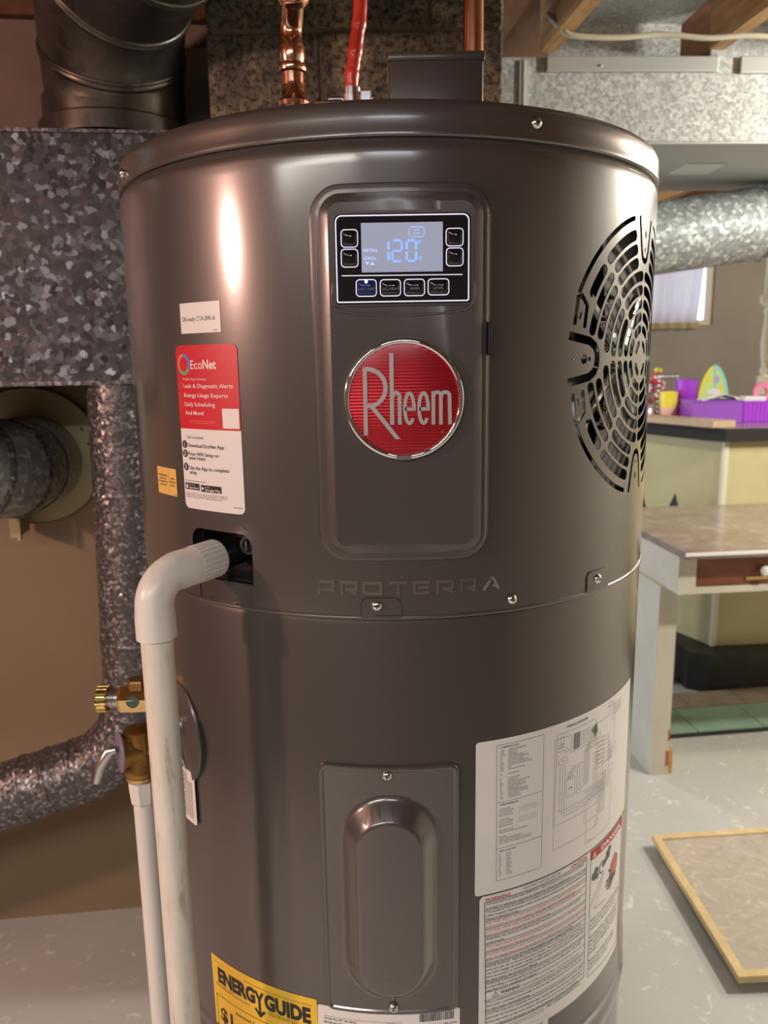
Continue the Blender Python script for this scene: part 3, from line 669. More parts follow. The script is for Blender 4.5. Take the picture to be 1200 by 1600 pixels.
# ---------------- round badge
EX, EZ = .0075, -.0290
bd = lt([(.0440, 0), (.0440, .0022), (.0425, .0028), (.001, .0030)], (EX, -(R+FD), CAMH+EZ), (0, -1, 0), 72); badge = obj('badge', bd, 'badge_red', WH, 40)
tag(badge, 'round red badge with chrome rim and silver lettering')
obj('badge_rim', lt([(.0474, 0), (.0474, .0028), (.0466, .0042), (.0450, .0046), (.0436, .0042), (.0430, .0030), (.0430, 0)], (EX, -(R+FD), CAMH+EZ), (0, -1, 0), 96, cap=False), 'chrome', badge, 50)
t = Flat(); K = 'badge_silver'
SH = [0.]
def bar(pts, wd): SH[0] += .00004; t.line(pts, wd, K, SH[0])
t.rect(-.0244, -.0212, -.0565, -.0035, K)
bar([(-.0225, -.0050)]+arc((-.0210, -.0195), .0142, 85, -80, 14, .0145)+[(-.0212, -.0328)], .0034)
t.poly([(-.0206, -.0330), (-.0168, -.0325), (.0046, -.0598), (.0004, -.0598)], K)
t.rect(-.0036, -.0004, -.0483, .0070, K)
bar([(-.0010, -.0270)]+arc((.0013, -.0262), .0027, 160, 0, 7, .0028)+[(.0040, -.0483)], .0029)
for ex in (.0069, .0180):
    c = (ex+.0048, -.0357); bar([(c[0]-.0034, c[1]-.0006), (c[0]+.0036, c[1]-.0006)]+arc(c, .0036, 2, 180, 9, .0118)+arc(c, .0036, 180, 318, 8, .0118), .0027)
t.rect(.0291, .0319, -.0487, -.0226, K)
bar([(.0305, -.0275)]+arc((.0336, -.0262), .0028, 150, 0, 6, .0028)+[(.0364, -.0487)], .0027)
bar([(.0364, -.0275)]+arc((.0400, -.0262), .0032, 155, 0, 6, .0028)+[(.0436, -.0487)], .0028)
t.thick(.0011); t.front(FD+.0029); t.done('badge_lettering', badge)
t = Flat(); t.ring((.0375, -.0545), .0011, .0002, 'ink_faint_red'); t.text('R', .0375, -.0551, .0011, 'ink_faint_red', al='C'); t.front(FD+.0031); t.done('badge_small_mark', badge)
t = Flat(); t.rect(.001, .013, -.0762, -.0728, 'brushed_chrome'); t.thick(.0008); t.front(FD+.0043); t.done('badge_rim_joint', badge)
# ---------------- chrome PROTERRA letters
t = Flat(); Hh, Wd = .0118, .0026
def LT(x, w_, shape, y=-.1910):
    y1 = y+Hh; hh = Wd/2
    P = {'P': [[(x+hh, y), (x+hh, y1-hh+.0001)], [(x, y1-hh), (x+w_-hh, y1-hh), (x+w_-hh, y+.0036), (x+hh, y+.0036)]],
         'R': [[(x+hh, y), (x+hh, y1-.0028)], [(x, y1-hh), (x+w_-hh, y1-hh), (x+w_-hh, y+.0044), (x+.0045, y+.0044)], [(x+.0075, y+.0042), (x+w_-.0004, y+.0004)]],
         'O': [[(x+hh, y+hh), (x+hh, y1-hh), (x+w_-hh, y1-hh), (x+w_-hh, y+hh), (x+hh-.0012, y+hh)]],
         'T': [[(x, y1-hh), (x+w_, y1-hh)], [(x+w_/2, y), (x+w_/2, y1-Wd)]],
         'E': [[(x+w_, y1-hh), (x+hh, y1-hh), (x+hh, y+hh), (x+w_, y+hh)], [(x+.0045, y+Hh/2), (x+w_-.001, y+Hh/2)]],
         'A': [[(x+.0006, y), (x+w_*.42, y1-.0035)], [(x+w_*.38, y1-hh), (x+w_*.58, y1-hh), (x+w_-.0012, y)], [(x+w_*.55, y+.0035), (x+w_*.80, y+.0035)]]}[shape]
    for q_, p in enumerate(P): t.line(p, Wd if shape != 'A' else Wd*.9, 'chrome', q_*.00004)
for c, x, w_ in (('P', -.0670, .0148), ('R', -.0476, .0151), ('O', -.0288, .0168), ('T', -.0064, .0152), ('E', .0134, .0144), ('R', .0330, .0152), ('R', .0535, .0142), ('A', .0738, .0160)): LT(x, w_, c)
t.thick(.0004); t.cut(.004); t.cyl(.0001); tag(t.done('raised_lettering', WH), 'chrome raised letters above the seam')
# ---------------- access cover
def cover(x0, x1, y0, y1, r, prof, nseg=8):
    bmx = B(); rg = []
    for ins, h_ in prof:
        P = rrect(x0+ins, x1-ins, y0+ins, y1-ins, max(.0015, r-ins), nseg); Q = []
        for a, b in zip(P, P[1:]+P[:1]):
            L_ = math.hypot(b[0]-a[0], b[1]-a[1]); k = 14 if L_ > .03 else 1
            for j in range(k): Q.append((a[0]+(b[0]-a[0])*j/k, a[1]+(b[1]-a[1])*j/k))
        rg.append([bmx.verts.new((x, y, h_)) for x, y in Q])
    for i in range(len(rg)-1):
        n = len(rg[i])
        for k in range(n): bmx.faces.new((rg[i][k], rg[i][(k+1) % n], rg[i+1][(k+1) % n], rg[i+1][k]))
    return bmx, rg
bmx, rg = cover(-.0725, .0535, -.5980, -.3455, .009, [(0, -.0012), (.0004, .0022), (.0014, .0036), (.0030, .0042), (.0046, .0040), (.0058, .0030)])
# inner field with the raised capsule
b2, rg2 = cover(-.0530, .0350, -.5800, -.3730, .0440, [(0, .0031), (.0030, .0042), (.0050, .0060), (.0160, .0178), (.0180, .0190), (.0197, .0192)], 14)
f2 = b2.faces.new(rg2[-1])
fl = Flat(); fl.bm.free(); fl.bm = bmx; fl.mats = ['tank_paint']
inner = [(v_.co.x, v_.co.y) for v_ in rg[-1]]; outer = [(v_.co.x, v_.co.y) for v_ in rg2[0]]
fl.fill([inner, outer], 'tank_paint', .0030)
me_ = bpy.data.meshes.new('x'); b2.to_mesh(me_); b2.free(); fl.bm.from_mesh(me_); bpy.data.meshes.remove(me_)
bmesh.ops.remove_doubles(fl.bm, verts=fl.bm.verts[:], dist=.00012)
fl.cut(.0055); fl.cyl(-.0006); bmesh.ops.recalc_face_normals(fl.bm, faces=fl.bm.faces[:])
ac = fl.done('access_cover', WH, 25); tag(ac, 'lower access cover with raised capsule and two screws')
screw(-.0105, -.3537, .0026, ac); screw(-.0080, -.5885, .0026, ac)
t = Flat()
for k, (s_, w_) in enumerate((('DANGER', .028), ('ELECTRIC', .026), ('DISCONNECT', .033), ('POWER', .022), ('BEFORE', .026), ('SERVICING', .030), ('EQUIPMENT', .031))):
    t.text(s_, -.0088, -.5085-k*.00655, .0040, 'tank_paint', width=w_, al='C')
t.thick(.00025); t.cyl(.0184); t.done('embossed_lettering', ac)
# ---------------- escutcheon ring of the relief valve
ea = -.325/R; en = Vector((math.sin(ea), -math.cos(ea), 0))
obj('escutcheon', lt([(.0545, -.008), (.0560, .0005), (.0545, .0022), (.022, .0030), (.018, .009)], cyl(-.259, -.362, -.0015), Vector((math.sin(-.259/R), -math.cos(-.259/R), 0)), 56), 'console_plastic', WH, 40)

# ------------------------------------------------------------------ stickers
def sheet(name, x0, x1, y0, y1, r, m, label, h=.0003, rot=0., pts=None):
    t = Flat(); t.poly(pts or rrect(x0, x1, y0, y1, r, 5), m)
    t.cut(.005); t.cyl(h); o = t.done(name, WH, 40); tag(o, label); return o
def letter(t, parent, name='lettering', h=.00055): t.cut(.005); t.cyl(h); return t.done(name, parent)
# small notice
s = sheet('sticker', -.1985, -.1493, .0270, .0523, .0005, 'label_white', 'small white sticker with one line of print')
t = Flat(); t.text('DR-ready: CTA-2045-A', -.1955, .0370, .0038, 'ink_grey', width=.0405, bold=-.005); t.text('AP22846', -.1530, .0285, .0010, 'ink_grey', al='R'); letter(t, s)
# network sticker
ex0, ex1, et, eb = -.2085, -.1335, .0172, -.1268; EW, EH = ex1-ex0, et-eb
s = sheet('sticker', ex0, ex1, eb, et, .0055, 'label_white', 'tall red and white sticker with app instructions')
def ee(a, b): return (ex0+a*EW, et-b*EH)
t = Flat(); t.poly(rrect(ex0, ex1, et-.5*EH, et, (0, 0, .0055, .0055), 5), 'label_red', 0); H1 = .00015
c = ee(.145, .112)
for a0, a1, m_ in ((-30, 95, 'ink_blue'), (95, 215, 'ink_orange'), (215, 330, 'ink_green')): t.ring(c, .0072, .0028, m_, H1, .0078, a0, a1, 16)
def et_(s_, a, b, a2, cap, m_, bold=0.): x, y = ee(a, b); t.text(s_, x, y, cap, m_, H1, width=(a2-a)*EW, bold=bold)
et_('Eco', .27, .140, .47, .0074, 'ink_white'); et_('Net', .48, .140, .69, .0074, 'ink_white', .02)
et_('Mobile App includes:', .11, .207, .53, .0022, 'ink_white', -.01)
for s_, b_, a2 in (('Leak & Diagnostic Alerts', .252, .92), ('Energy Usage Reports', .308, .84), ('Daily Scheduling', .362, .64), ('And More!', .414, .45)): et_(s_, .12, b_, a2, .0034, 'ink_white', .004)
for b_ in (.243, .299, .352): x, y = ee(.055, b_); t.ring((x, y), .0026, .0003, 'ink_orange', H1); t.line([(x-.001, y-.0005), (x, y+.001), (x+.001, y-.0003)], .0003, 'ink_orange', H1)
for b_ in (.450, .462): t.line([ee(.2, b_), ee(.63, b_)], .0004, 'ink_orange', H1)
t.rect(*[ee(.745, 0)[0], ee(.985, 0)[0], ee(0, .488)[1], ee(0, .372)[1]], 'label_white', H1)
et_('Get Connected:', .12, .560, .42, .0026, 'ink_grey')
for n_, b_ in (('1', .598), ('2', .655), ('3', .738)):
    x, y = ee(.065, b_); t.disc((x, y), .0034, 'ink_black', H1); t.text(n_, x, y-.0019, .0038, 'ink_white', H1*2, al='C', bold=.02)
for s_, a, b_, a2 in (('Download EcoNet App', .13, .613, .74), ('Press WiFi Setup on', .13, .665, .65), ('water heater', .13, .690, .44), ('Use the App to complete', .13, .752, .80), ('setup', .13, .780, .26)): et_(s_, a, b_, a2, .0032, 'ink_black', .003)
et_('WiFi internet connection required', .03, .828, .41, .0013, 'ink_grey')
for a, a2, b_, s_ in ((.03, .295, .838, 'App Store'), (.325, .665, .842, 'Google Play')):
    x0, y1 = ee(a, b_); x1, y0 = ee(a2, b_+.042); t.rr(x0, x1, y0, y1, .0008, 'ink_black', H1)
    t.text(s_, x0+.0055, y0+.0010, .0020, 'ink_white', H1*2, width=(x1-x0)-.0065, bold=.01)
    t.text('Download on the' if a < .1 else 'GET IT ON', x0+.0055, y0+.0040, .0009, 'ink_white', H1*2)
    if a < .1: t.disc((x0+.0028, y0+.0026), .0014, 'ink_white', H1*2, .0016); t.disc((x0+.0032, y0+.0048), .0004, 'ink_white', H1*2, .0008)
    else: t.poly([(x0+.0014, y0+.0012), (x0+.0044, y0+.0030), (x0+.0014, y0+.0048)], 'ink_white', H1*2)
for b_, s_ in ((.905, 'Apple and App Store are registered trademarks of Apple Inc.'), (.917, 'Google Play is a service provided by Google LLC. EcoNet is a'), (.929, 'registered trademark of Rheem Manufacturing Company.')): et_(s_, .03, b_, .76 if b_ < .92 else .68, .0012, 'ink_grey')
et_('AS38679', .84, .965, .97, .0011, 'ink_grey')
letter(t, s)
# amber sticker
s = sheet('sticker', -.2600, -.2217, -.1187, -.0932, .0006, 'label_amber', 'small amber sticker left of the app sticker')
t = Flat()
for k, s_ in enumerate(('CONDENSATE MUST', 'BE DRAINED IN', 'ACCORDANCE WITH', 'LOCAL CODES')): t.text(s_, -.2478, -.1015-k*.0030, .0016, 'ink_black', width=.0195 if k % 2 == 0 else .015, al='C', bold=.01)
for k, s_ in enumerate(('HAND', 'TIGHTEN', 'ONLY!')): t.text(s_, -.2288, -.1035-k*.0032, .0017, 'ink_black', al='C', width=.0105 if k == 1 else .008, bold=.01)
t.line([(-.2358, -.0945), (-.2358, -.1175)], .0003, 'ink_grey'); t.text('AP16801', -.2225, -.1180, .0010, 'ink_black', al='R'); letter(t, s)
# wiring diagram label
s = sheet('wiring_label', .0688, .3035, -.4832, -.3305, .003, 'label_white', 'large white label headed WIRING DIAGRAM', h=-.0003)
t = Flat(); G, K = 'ink_grey', 'ink_black'
t.line([(.0890, -.3362), (.1391, -.3362), (.1397, -.4715), (.0900, -.4715)], .00035, G, closed=True)
for y in (-.3925, -.4388): t.line([(.0894, y), (.1388, y)], .00035, G)
t.text('WIRING DIAGRAM', .1825, -.3378, .0024, K, al='C', width=.031, bold=.01)
t.text('COMPONENT CODE', .0925, -.3395, .0013, K, width=.0190, bold=.02)
comp = ['AMBIENT TEMPERATURE', 'CAPACITOR', 'COMPRESSOR', 'COMPRESSOR SENSOR', 'CONDENSATE TEMPERATURE', 'DISCHARGE SENSOR', 'EVAPORATOR TEMPERATURE', 'ELECTRONIC EXPANSION VALVE', 'FAN', 'GROUND NUT OR STUD', '', 'JUNCTION BOX', '', 'LOWER ELEMENT', 'LOWER LIMIT', 'ELECTRONIC CONTROL BOARD', 'MOTOR SHUTOFF VALVE', 'SUCTION TEMPERATURE', 'TERMINAL BLOCK', 'TANK TEMPERATURE LOWER', 'TANK TEMPERATURE UPPER', 'UPPER ELEMENT', 'CURRENT SENSOR']
code = ['AMB', 'CAP', 'COMP', 'CS', 'CT', 'DS', 'EVAP', 'EEV', 'FAN', 'GND', '', 'JB', '', 'LE', 'LL', 'ECB', 'MSV', 'ST', 'TB', 'TTL', 'TTU', 'UE', 'CUR']
for k, (c_, d_) in enumerate(zip(code, comp)):
    y = -.3428-k*.00212
    if d_: t.text(c_, .0925, y, .00125, K); t.text(d_, .1005, y, .00125, K, width=len(d_)*.00098)
t.text('WIRING INFORMATION', .0925, -.3958, .0014, K, width=.0195, bold=.02)
for k, s_ in enumerate(['LINE VOLTAGE', 'FACTORY STANDARD', 'FACTORY OPTION', 'FIELD INSTALLED', '', 'LOW VOLTAGE', 'FACTORY STANDARD', 'FACTORY OPTION', 'FIELD INSTALLED', '', 'REPLACEMENT WIRE', 'MUST BE THE SAME SIZE AND TYPE OF', '', 'WARNING:', 'CABINET MUST BE PERMANENTLY', 'GROUNDED AND CONFORM TO I.E.C., N.E.C.,', 'C.E.C., AND LOCAL CODES AS APPLICABLE']):
    if s_: t.text(s_, .0922, -.4000-k*.00215, .00125, K, width=len(s_)*.00092)
for y in (-.4015, -.4035, -.4057, -.4120, -.4142, -.4163): t.line([(.112, y), (.133, y)], .0002, G)
t.text('WIRE COLOR CODE', .0925, -.4425, .0014, K, width=.0175, bold=.02)
for k, (a, b) in enumerate((('BK', 'BLACK'), ('BR', 'BROWN'), ('BU', 'BLUE'), ('GR', 'GREEN'), ('GY', 'GRAY'), ('OR', 'ORANGE'), ('PK', 'PINK'), ('PR', 'PURPLE'), ('RD', 'RED'), ('WH', 'WHITE'), ('YL', 'YELLOW'))):
    y = -.4460-k*.00212; t.text(a, .0925, y, .00125, K); t.text(b, .1003, y, .00125, K, width=len(b)*.0010)
def bxl(x0, x1, y0, y1, w_=.0003): t.line([(x0, y0), (x1, y0), (x1, y1), (x0, y1)], w_, G, closed=True)
t.line([(.2082, -.3415), (.1555, -.3415), (.1538, -.4591), (.2197, -.4591), (.2197, -.4480)], .0003, G)
t.line([(.1529, -.3460), (.1740, -.3460), (.1740, -.3640), (.2130, -.3640), (.2130, -.3430), (.2082, -.3415)], .0003, G)
t.line([(.1529, -.3460), (.1529, -.4342), (.2200, -.4342), (.2200, -.4000)], .0003, G)
bxl(.1602, .1640, -.3520, -.3450); bxl(.1572, .1650, -.3560, -.3528); t.ring((.1685, -.3600), .0022, .0003, G, n=14)
t.text('CAP', .1610, -.3552, .0014, K, al='C'); t.ring((.1640, -.3700), .0058, .0003, G, ry=.0036, n=20); t.text('COMP', .1640, -.3706, .0012, K, al='C', width=.005)
t.text('WH/BLU (TYP)', .1562, -.3598, .0011, K, width=.0085)
t.fill([[(.1782, -.3625), (.1863, -.3625), (.1863, -.3466), (.1782, -.3466)]], G, .0001)
for k in range(8):
    y = -.3478-k*.0019; t.line([(.1863, y), (.1990, y+.0004), (.2120, y-.0006+k*.0003)], .00025, G)
    t.line([(.1790, y), (.1853, y)], .0004, 'label_white', .0002)
t.poly([(.2060, -.3520), (.2140, -.3468), (.2160, -.3560), (.2120, -.3600)], G, .0001)
bxl(.1691, .1811, -.4094, -.3913); t.text('XFMR', .1750, -.4020, .0017, K, al='C'); t.ring((.1874, -.4064), .0040, .0003, G, n=20, ry=.0046); t.text('FAN', .1874, -.4070, .0013, K, al='C')
for k in range(3):
    x = .1600+k*.0035; t.line([(x, -.3745), (x, -.4210-.0035*k), (.2110+.003*k, -.4210-.0035*k), (.2110+.003*k, -.3780-.004*k), (.2190, -.3780-.004*k)], .0003, G)
    x = .1715+k*.0030; t.line([(x, -.3913), (x, -.3850+.0025*k), (.1840+.004*k, -.3850+.0025*k), (.1840+.004*k, -.4020)], .0003, G)
    t.poly([(x-.0007, -.3895), (x+.0007, -.3895), (x, -.3875)], K, .0001)
for k in range(5):
    x = .1950+k*.0020; t.line([(x, -.4060), (x, -.3700+.0023*k), (.2160, -.3700+.0023*k)], .0003, G)
    y = -.4120-.0026*k; t.line([(.1960+k*.001, y), (.2480, y)], .0003, G); t.line([(.2240+k*.0028, -.4040), (.2240+k*.0028, -.4480)], .0003, G)
for k in range(7): bxl(.2160, .2290, -.3660-.0045*k-.0036, -.3660-.0045*k); t.line([(.2290, -.3678-.0045*k), (.2400+.0015*k, -.3678-.0045*k), (.2400+.0015*k, -.3980)], .00025, G)
bxl(.2290, .2420, -.4080, -.3960); bxl(.2450, .2530, -.4120, -.4050); bxl(.2150, .2220, -.3640, -.3590)
t.line([(.2400, -.3380), (.2400, -.3480), (.2110, -.3480)], .0003, G); bxl(.2370, .2420, -.3385, -.3345); bxl(.2440, .2490, -.3390, -.3355)
for k in range(6): t.line([(.2475, -.3400-.0022*k), (.2692, -.3392-.0022*k)], .00035, G)
bxl(.2457, .2520, -.3560, -.3400); t.ring((.2529, -.3870), .0050, .0003, G, n=20); t.text('MSV', .2529, -.3876, .0013, K, al='C'); t.line([(.2530, -.3560), (.2530, -.3815)], .0003, G)
bxl(.2013, .2493, -.4726, -.4249)
t.line([(.1975, -.4249), (.1975, -.4480), (.2367, -.4480)], .0003, G)
for c_ in ((.2230, -.4330), (.2230, -.4420), (.2210, -.4560)): t.ring(c_, .0040, .0003, G, n=18, ry=.0036); t.text('L1', c_[0], c_[1]-.0007, .0013, K, al='C')
for k in range(3): bxl(.2180+.002*k, .2300+.002*k, -.4180-.005*k, -.4145-.005*k, .00025)
t.text('FIELD WIRING', .2040, -.4715, .0012, K, width=.008)
letter(t, s, h=-.0001)
# warning label
t2 = None
s = sheet('warning_label', .0735, .2955, -.6465, -.4850, .003, 'label_white', 'large white safety label headed WARNING with red DANGER corner', h=-.0003, pts=[(.0765, -.4847), (.2955, -.4847), (.2955, -.6465), (.0765, -.6465), (.0735, -.6435), (.0735, -.4877)])
t = Flat(); RD, FR = 'ink_red', 'ink_faint_red'
t.text('WARNING', .0790, -.4903, .0031, RD, width=.0262, bold=.02); t.text('ELECTRIC WATER HEATER', .1195, -.4888, .0026, G, width=.0456); t.text('CAUTION', .1803, -.4893, .0031, RD, width=.0250, bold=.02)
t.line([(.0786, -.4912), (.2054, -.4912), (.2077, -.6276), (.0811, -.6276)], .0007, K, closed=True)
W = [(-.4912, 'K', ['FOR SAFE INSTALLATION AND OPERATION - Follow the instructions in the Use and Care Manual', 'provided. A replacement copy may be obtained by writing the manufacturer.']),
 (-.4998, 'K', ["This appliance must be installed in accordance with the manufacturer's instructions, local codes,", 'utility company requirements, and/or in the absence of local codes, the latest edition of the', 'National Electrical Code.']),
 (-.5112, 'R', ['FOR YOUR SAFETY - DO NOT store or use gasoline or other flammable vapors and liquids in the', 'vicinity of this or any other appliance. Keep rags and other combustibles away.']),
 (-.5196, 'R', ['CAUTION - Hotter water increases the risk of scald injury. See Use and Care Manual for', 'instructions before changing the temperature setting.']),
 (-.5280, 'K', ['WARNING: Any thermostat setting above 125°F may cause severe burns and consume energy', 'unnecessarily.']),
 (-.5364, 'R', ['Power supply must be shut off before removing access panels for cleaning or adjusting thermostats,', 'resetting temperature limiting control.']),
 (-.5448, 'R', ['CAUTION - Risk of electric shock. Connect branch circuit only as shown on the wiring diagram with', 'cable. For detailed instructions refer to Use and Care Manual. Use of No. 10 Copper Wire only.']),
 (-.5532, 'K', ['Tank must be full of water before being energized to avoid damage to elements.']),
 (-.5580, 'K', ['WATER LEAKAGE - Regardless of the material from which a water heater is made it will at', 'some time leak, due to the corrosive action of water. The water heater must not be located in an', 'area where leakage will result in damage to adjacent area or to lower floors. Where such areas', 'cannot be avoided, it is recommended that a suitable catch pan, adequately drained, be installed under', 'the water heater. See Use and Care Manual.']),
 (-.5768, 'K', ['WARNING: California law requires that this water heater must be braced, anchored or strapped', 'to avoid falling or moving during an earthquake. See Use and Care Manual for information', 'regarding correct installation procedures.']),
 (-.5880, 'W', []),
 (-.5966, 'K', ['When a supplemental heat source is connected to the plumbing system feeding this water heater', 'those heater, provisions must be made to limit the inlet water temperature to no more than', 'the water heater thermostat setting.']),
 (-.6092, 'K', ['CAUTION: If the water heater has been furnished with separate adjustable thermostats, please', 'adjust both the thermostat controlling the upper heating element and the lower heating element', 'and the thermostat on the lower element will need to be set at the same temperature setting.', 'Failure to adjust both thermostats to the same temperature can cause loss of capacity.'])]
for i, (y, cc, ls) in enumerate(W):
    yn = W[i+1][0] if i+1 < len(W) else -.6276
    if i: t.line([(.0790, y), (.2060, y)], .0005, K)
    if cc == 'W':
        t.line([(.0880, -.5948), (.0908, -.5893), (.0936, -.5948)], .0005, K, closed=True); t.text('!', .0908, -.5942, .0030, K, al='C'); t.text('WARNING:', .0965, -.5942, .0036, K, width=.0215, bold=.015)
        t.text('Cancer and Reproductive Harm - www.P65Warnings.ca.gov', .1200, -.5938, .0020, K, width=.078); continue
    st = (y-yn)/max(len(ls), 1)
    for k, l_ in enumerate(ls):
        wd_ = min(.1245, len(l_)*.00136); t.text(l_, .0805, y-st*(k+.80), min(.0023, st*.60), K if cc == 'K' else FR, width=wd_, bold=.006)
t.text('MAX. WORKING PRESSURE 150 P.S.I.', .1520, -.6320, .0024, K, width=.050, bold=.01)
for y in (-.6310, -.6335): t.line([(.0835, y), (.1480, y)], .0004, G)
DX0, DX1 = .2126, .2930
t.rect(DX0, DX1, -.4965, -.4858, RD, .0001); t.text('DANGER', .2330, -.4943, .0058, 'ink_white', .0002, width=.052, bold=.03)
t.poly([(.2160, -.4948), (.2192, -.4882), (.2224, -.4948)], 'ink_white', .0002); t.text('!', .2192, -.4943, .0040, RD, .0003, al='C', bold=.02)
t.line([(DX0, -.4858), (DX0+.0026, -.6325), (DX1, -.6400), (DX1, -.4858)], .0006, K, closed=True)
DG = 'ink_grey'
for cx, cy, r_ in ((.2205, -.5175, .0048), (.2245, -.5130, .0040), (.2260, -.5200, .0035), (.2490, -.5060, .0036), (.2540, -.5030, .0036), (.2520, -.5095, .0034)): t.disc((cx, cy), r_, DG, .0001, n=10)
t.line([(.2380, -.5150), (.2500, -.5095)], .0056, DG, .00012); t.ring((.2370, -.5155), .0062, .0012, DG, .0001, a0=60, a1=300, n=16)
t.poly([(.2600, -.5250), (.2720, -.5180), (.2800, -.5230), (.2790, -.5380), (.2660, -.5420), (.2560, -.5390)], 'ink_faint_red', .0001)
for a, b in (((.2660, -.5400), (.2490, -.5400)), ((.2660, -.5420), (.2480, -.5450)), ((.2680, -.5440), (.2510, -.5500)), ((.2700, -.5440), (.2570, -.5530)), ((.2620, -.5340), (.2540, -.5290))): t.line([a, b], .0022, DG, .0002)
t.poly([(.2590, -.5370), (.2760, -.5400), (.2740, -.5460), (.2610, -.5450)], DG, .00015)
t.line([(.2420, -.5250), (.2230, -.5560), (.2480, -.5600)], .0005, K, .0001); t.line([(.2400, -.5230), (.2150, -.5500)], .0005, K, .0001)
for k, l_ in enumerate(('Failure to read and follow the', 'instructions in the manual could', 'result in death or injury.', '', 'Combustible materials such as', 'flammable clothing, cleaning', 'or flammable liquids must not', 'be placed against or next to', 'heater.', '', 'Failure to keep the proper', 'clearance could cause fire', 'and serious injury.')):
    if l_: t.text(l_, .2165, -.5690-k*.0047, .0026, K, .0001, width=len(l_)*.00235, bold=.006)
letter(t, s, h=-.0001)
s = sheet('sticker', .0735, .1535, -.700, -.6412, .002, 'label_white', 'white sticker cut off below the safety label', h=.0)
t = Flat(); t.text('RHEEM SALES COMPANY', .0800, -.6475, .0022, K, width=.034); t.text('DEPARTMENT', .1250, -.6475, .0022, K, width=.022); t.line([(.0780, -.6500), (.1490, -.6500)], .0004, K); letter(t, s, h=.0002)
# yellow energy label
er = .0255
def eg(x, y): return (-.2168+x*math.cos(er)-y*math.sin(er), -.5963+x*math.sin(er)+y*math.cos(er))
s = sheet('energy_label', 0, 0, 0, 0, 0, 'label_yellow', 'yellow energy label at lower left', h=-.0003, pts=[eg(*p) for p in rrect(0, .1345, -.16, 0, .002, 4)])
t = Flat(); ey = lambda s_, x, y, cap, w_=None, b_=0., al='L': t.text(s_, *eg(x, y), cap, K, width=w_, bold=b_, rot=er, al=al)
ey('U.S. Government', .006, -.0068, .0013, .016); ey('Federal law prohibits removal of this label before consumer purchase', .0500, -.0085, .0015, .079)
ey('ENERG', .0100, -.0278, .0155, .0540, .055); ey('GUIDE', .0755, -.0278, .0155, .0520, .055)
def el_(pts, w_): t.line([eg(*p) for p in pts], w_, K)
el_([(.0648, -.0125), (.0692, -.0215)], .0030); el_([(.0738, -.0125), (.0692, -.0215)], .0030); el_([(.0692, -.0205), (.0692, -.0385)], .0032)
el_([(.0632, -.0330), (.0692, -.0398), (.0752, -.0330)], .0030)
ey('Water Heater - Electric', .0060, -.0318, .0018, .030); ey('Tank Size (Storage Capacity): 45 gallons', .0060, -.0342, .0018, .050, 0); ey('Rheem Sales Company, Inc.', .0800, -.0318, .0017, .034); ey('Models PROPH50, XE50T10', .0800, -.0342, .0017, .038)
t.line([eg(*p) for p in ((.005, -.0450), (.129, -.0450), (.129, -.155), (.005, -.155))], .0006, K, closed=True)
ey('Estimated Yearly Energy Cost', .067, -.0545, .0034, .064, .01, 'C'); ey('$1', .0100, -.0735, .0150, .019, .03)
letter(t, s, h=-.0001)
# rating plate
s = sheet('rating_label', -.0815, .0548, -.690, -.5972, .003, 'label_white', 'white serial number label under the access cover', h=-.0003)
t = Flat(); t.text('Serial No./N° de Série', -.0750, -.6118, .0022, K, width=.031, bold=.01); t.text('Model No./N° de Modèle', -.0750, -.6160, .0022, K, width=.033, bold=.01); t.line([(-.0750, -.6083), (.0000, -.6083)], .0003, K)
t.text('GE041711', -.0150, -.6105, .0014, K); t.text('Cap. 50 Gallons / 189 Litres', .0155, -.6135, .0020, K, width=.036, bold=.008)
random.seed(3); x = .0160
while x < .0485:
    w_ = random.choice((.0003, .0006, .0009)); t.rect(x, x+w_, -.6085, -.5998, K); x += w_+random.choice((.0003, .0006))
letter(t, s, h=-.0001)

# ------------------------------------------------------------------ condensate drain (white PVC)
PX, PY = -.190, .612
pa = -.150/R; pn = Vector((math.sin(-.168/R), -math.cos(-.168/R), 0))
out0 = Vector((HX, HY, 0)) + cyl(-.1665, -.1665, -.030)
dp = thing('drain_pipe', 'thick white plastic drain pipe with an elbow leaving the black opening', 'pipe', (PX, PY, 0))
c0 = Vector((PX, PY, out0.z-.004)); d0 = (out0-c0); d0.z = .004; d0n = d0.normalized()
L0 = Vector(dp.location)
obj('adapter', lt([(.0160, 0), (.0162, .030), (.0150, .031)], c0-L0+d0n*.040, d0n, 24), 'pvc', dp, 30)
obj('threaded_nipple', lt([(.0125, 0), (.0125, .028)], c0-L0+d0n*.070, d0n, 20), 'black_plastic', dp, 30)
ad = B()
for k in range(24):
    a = 2*PI*k/24; x_ = d0n.orthogonal().normalized(); y_ = d0n.cross(x_); p = c0-L0+d0n*.043+(x_*math.cos(a)+y_*math.sin(a))*.0160
    tube(ad, [p, p+d0n*.026], .0010, 6)
obj('adapter_ribs', ad, 'pvc', dp, 60)
ebr = .0165; cor = c0-L0
ep = [cor+d0n*.045, cor+d0n*.024] + [cor+d0n*(.024*(1-math.sin(t_)))+Vector((0, 0, -.024*(1-math.cos(t_)))) for t_ in [PI/2*k/8 for k in range(1, 9)]] + [cor+Vector((0, 0, -.034)), cor+Vector((0, 0, -.050))]
obj('elbow', tb(ep, [ebr]*2+[.0158]*8+[ebr]*2, 36), 'pvc', dp, 40)
obj('pipe', tb([cor+Vector((0, 0, -.03)), Vector((0, 0, 0.0))], .01335, 32), 'pvc_old', dp, 40)
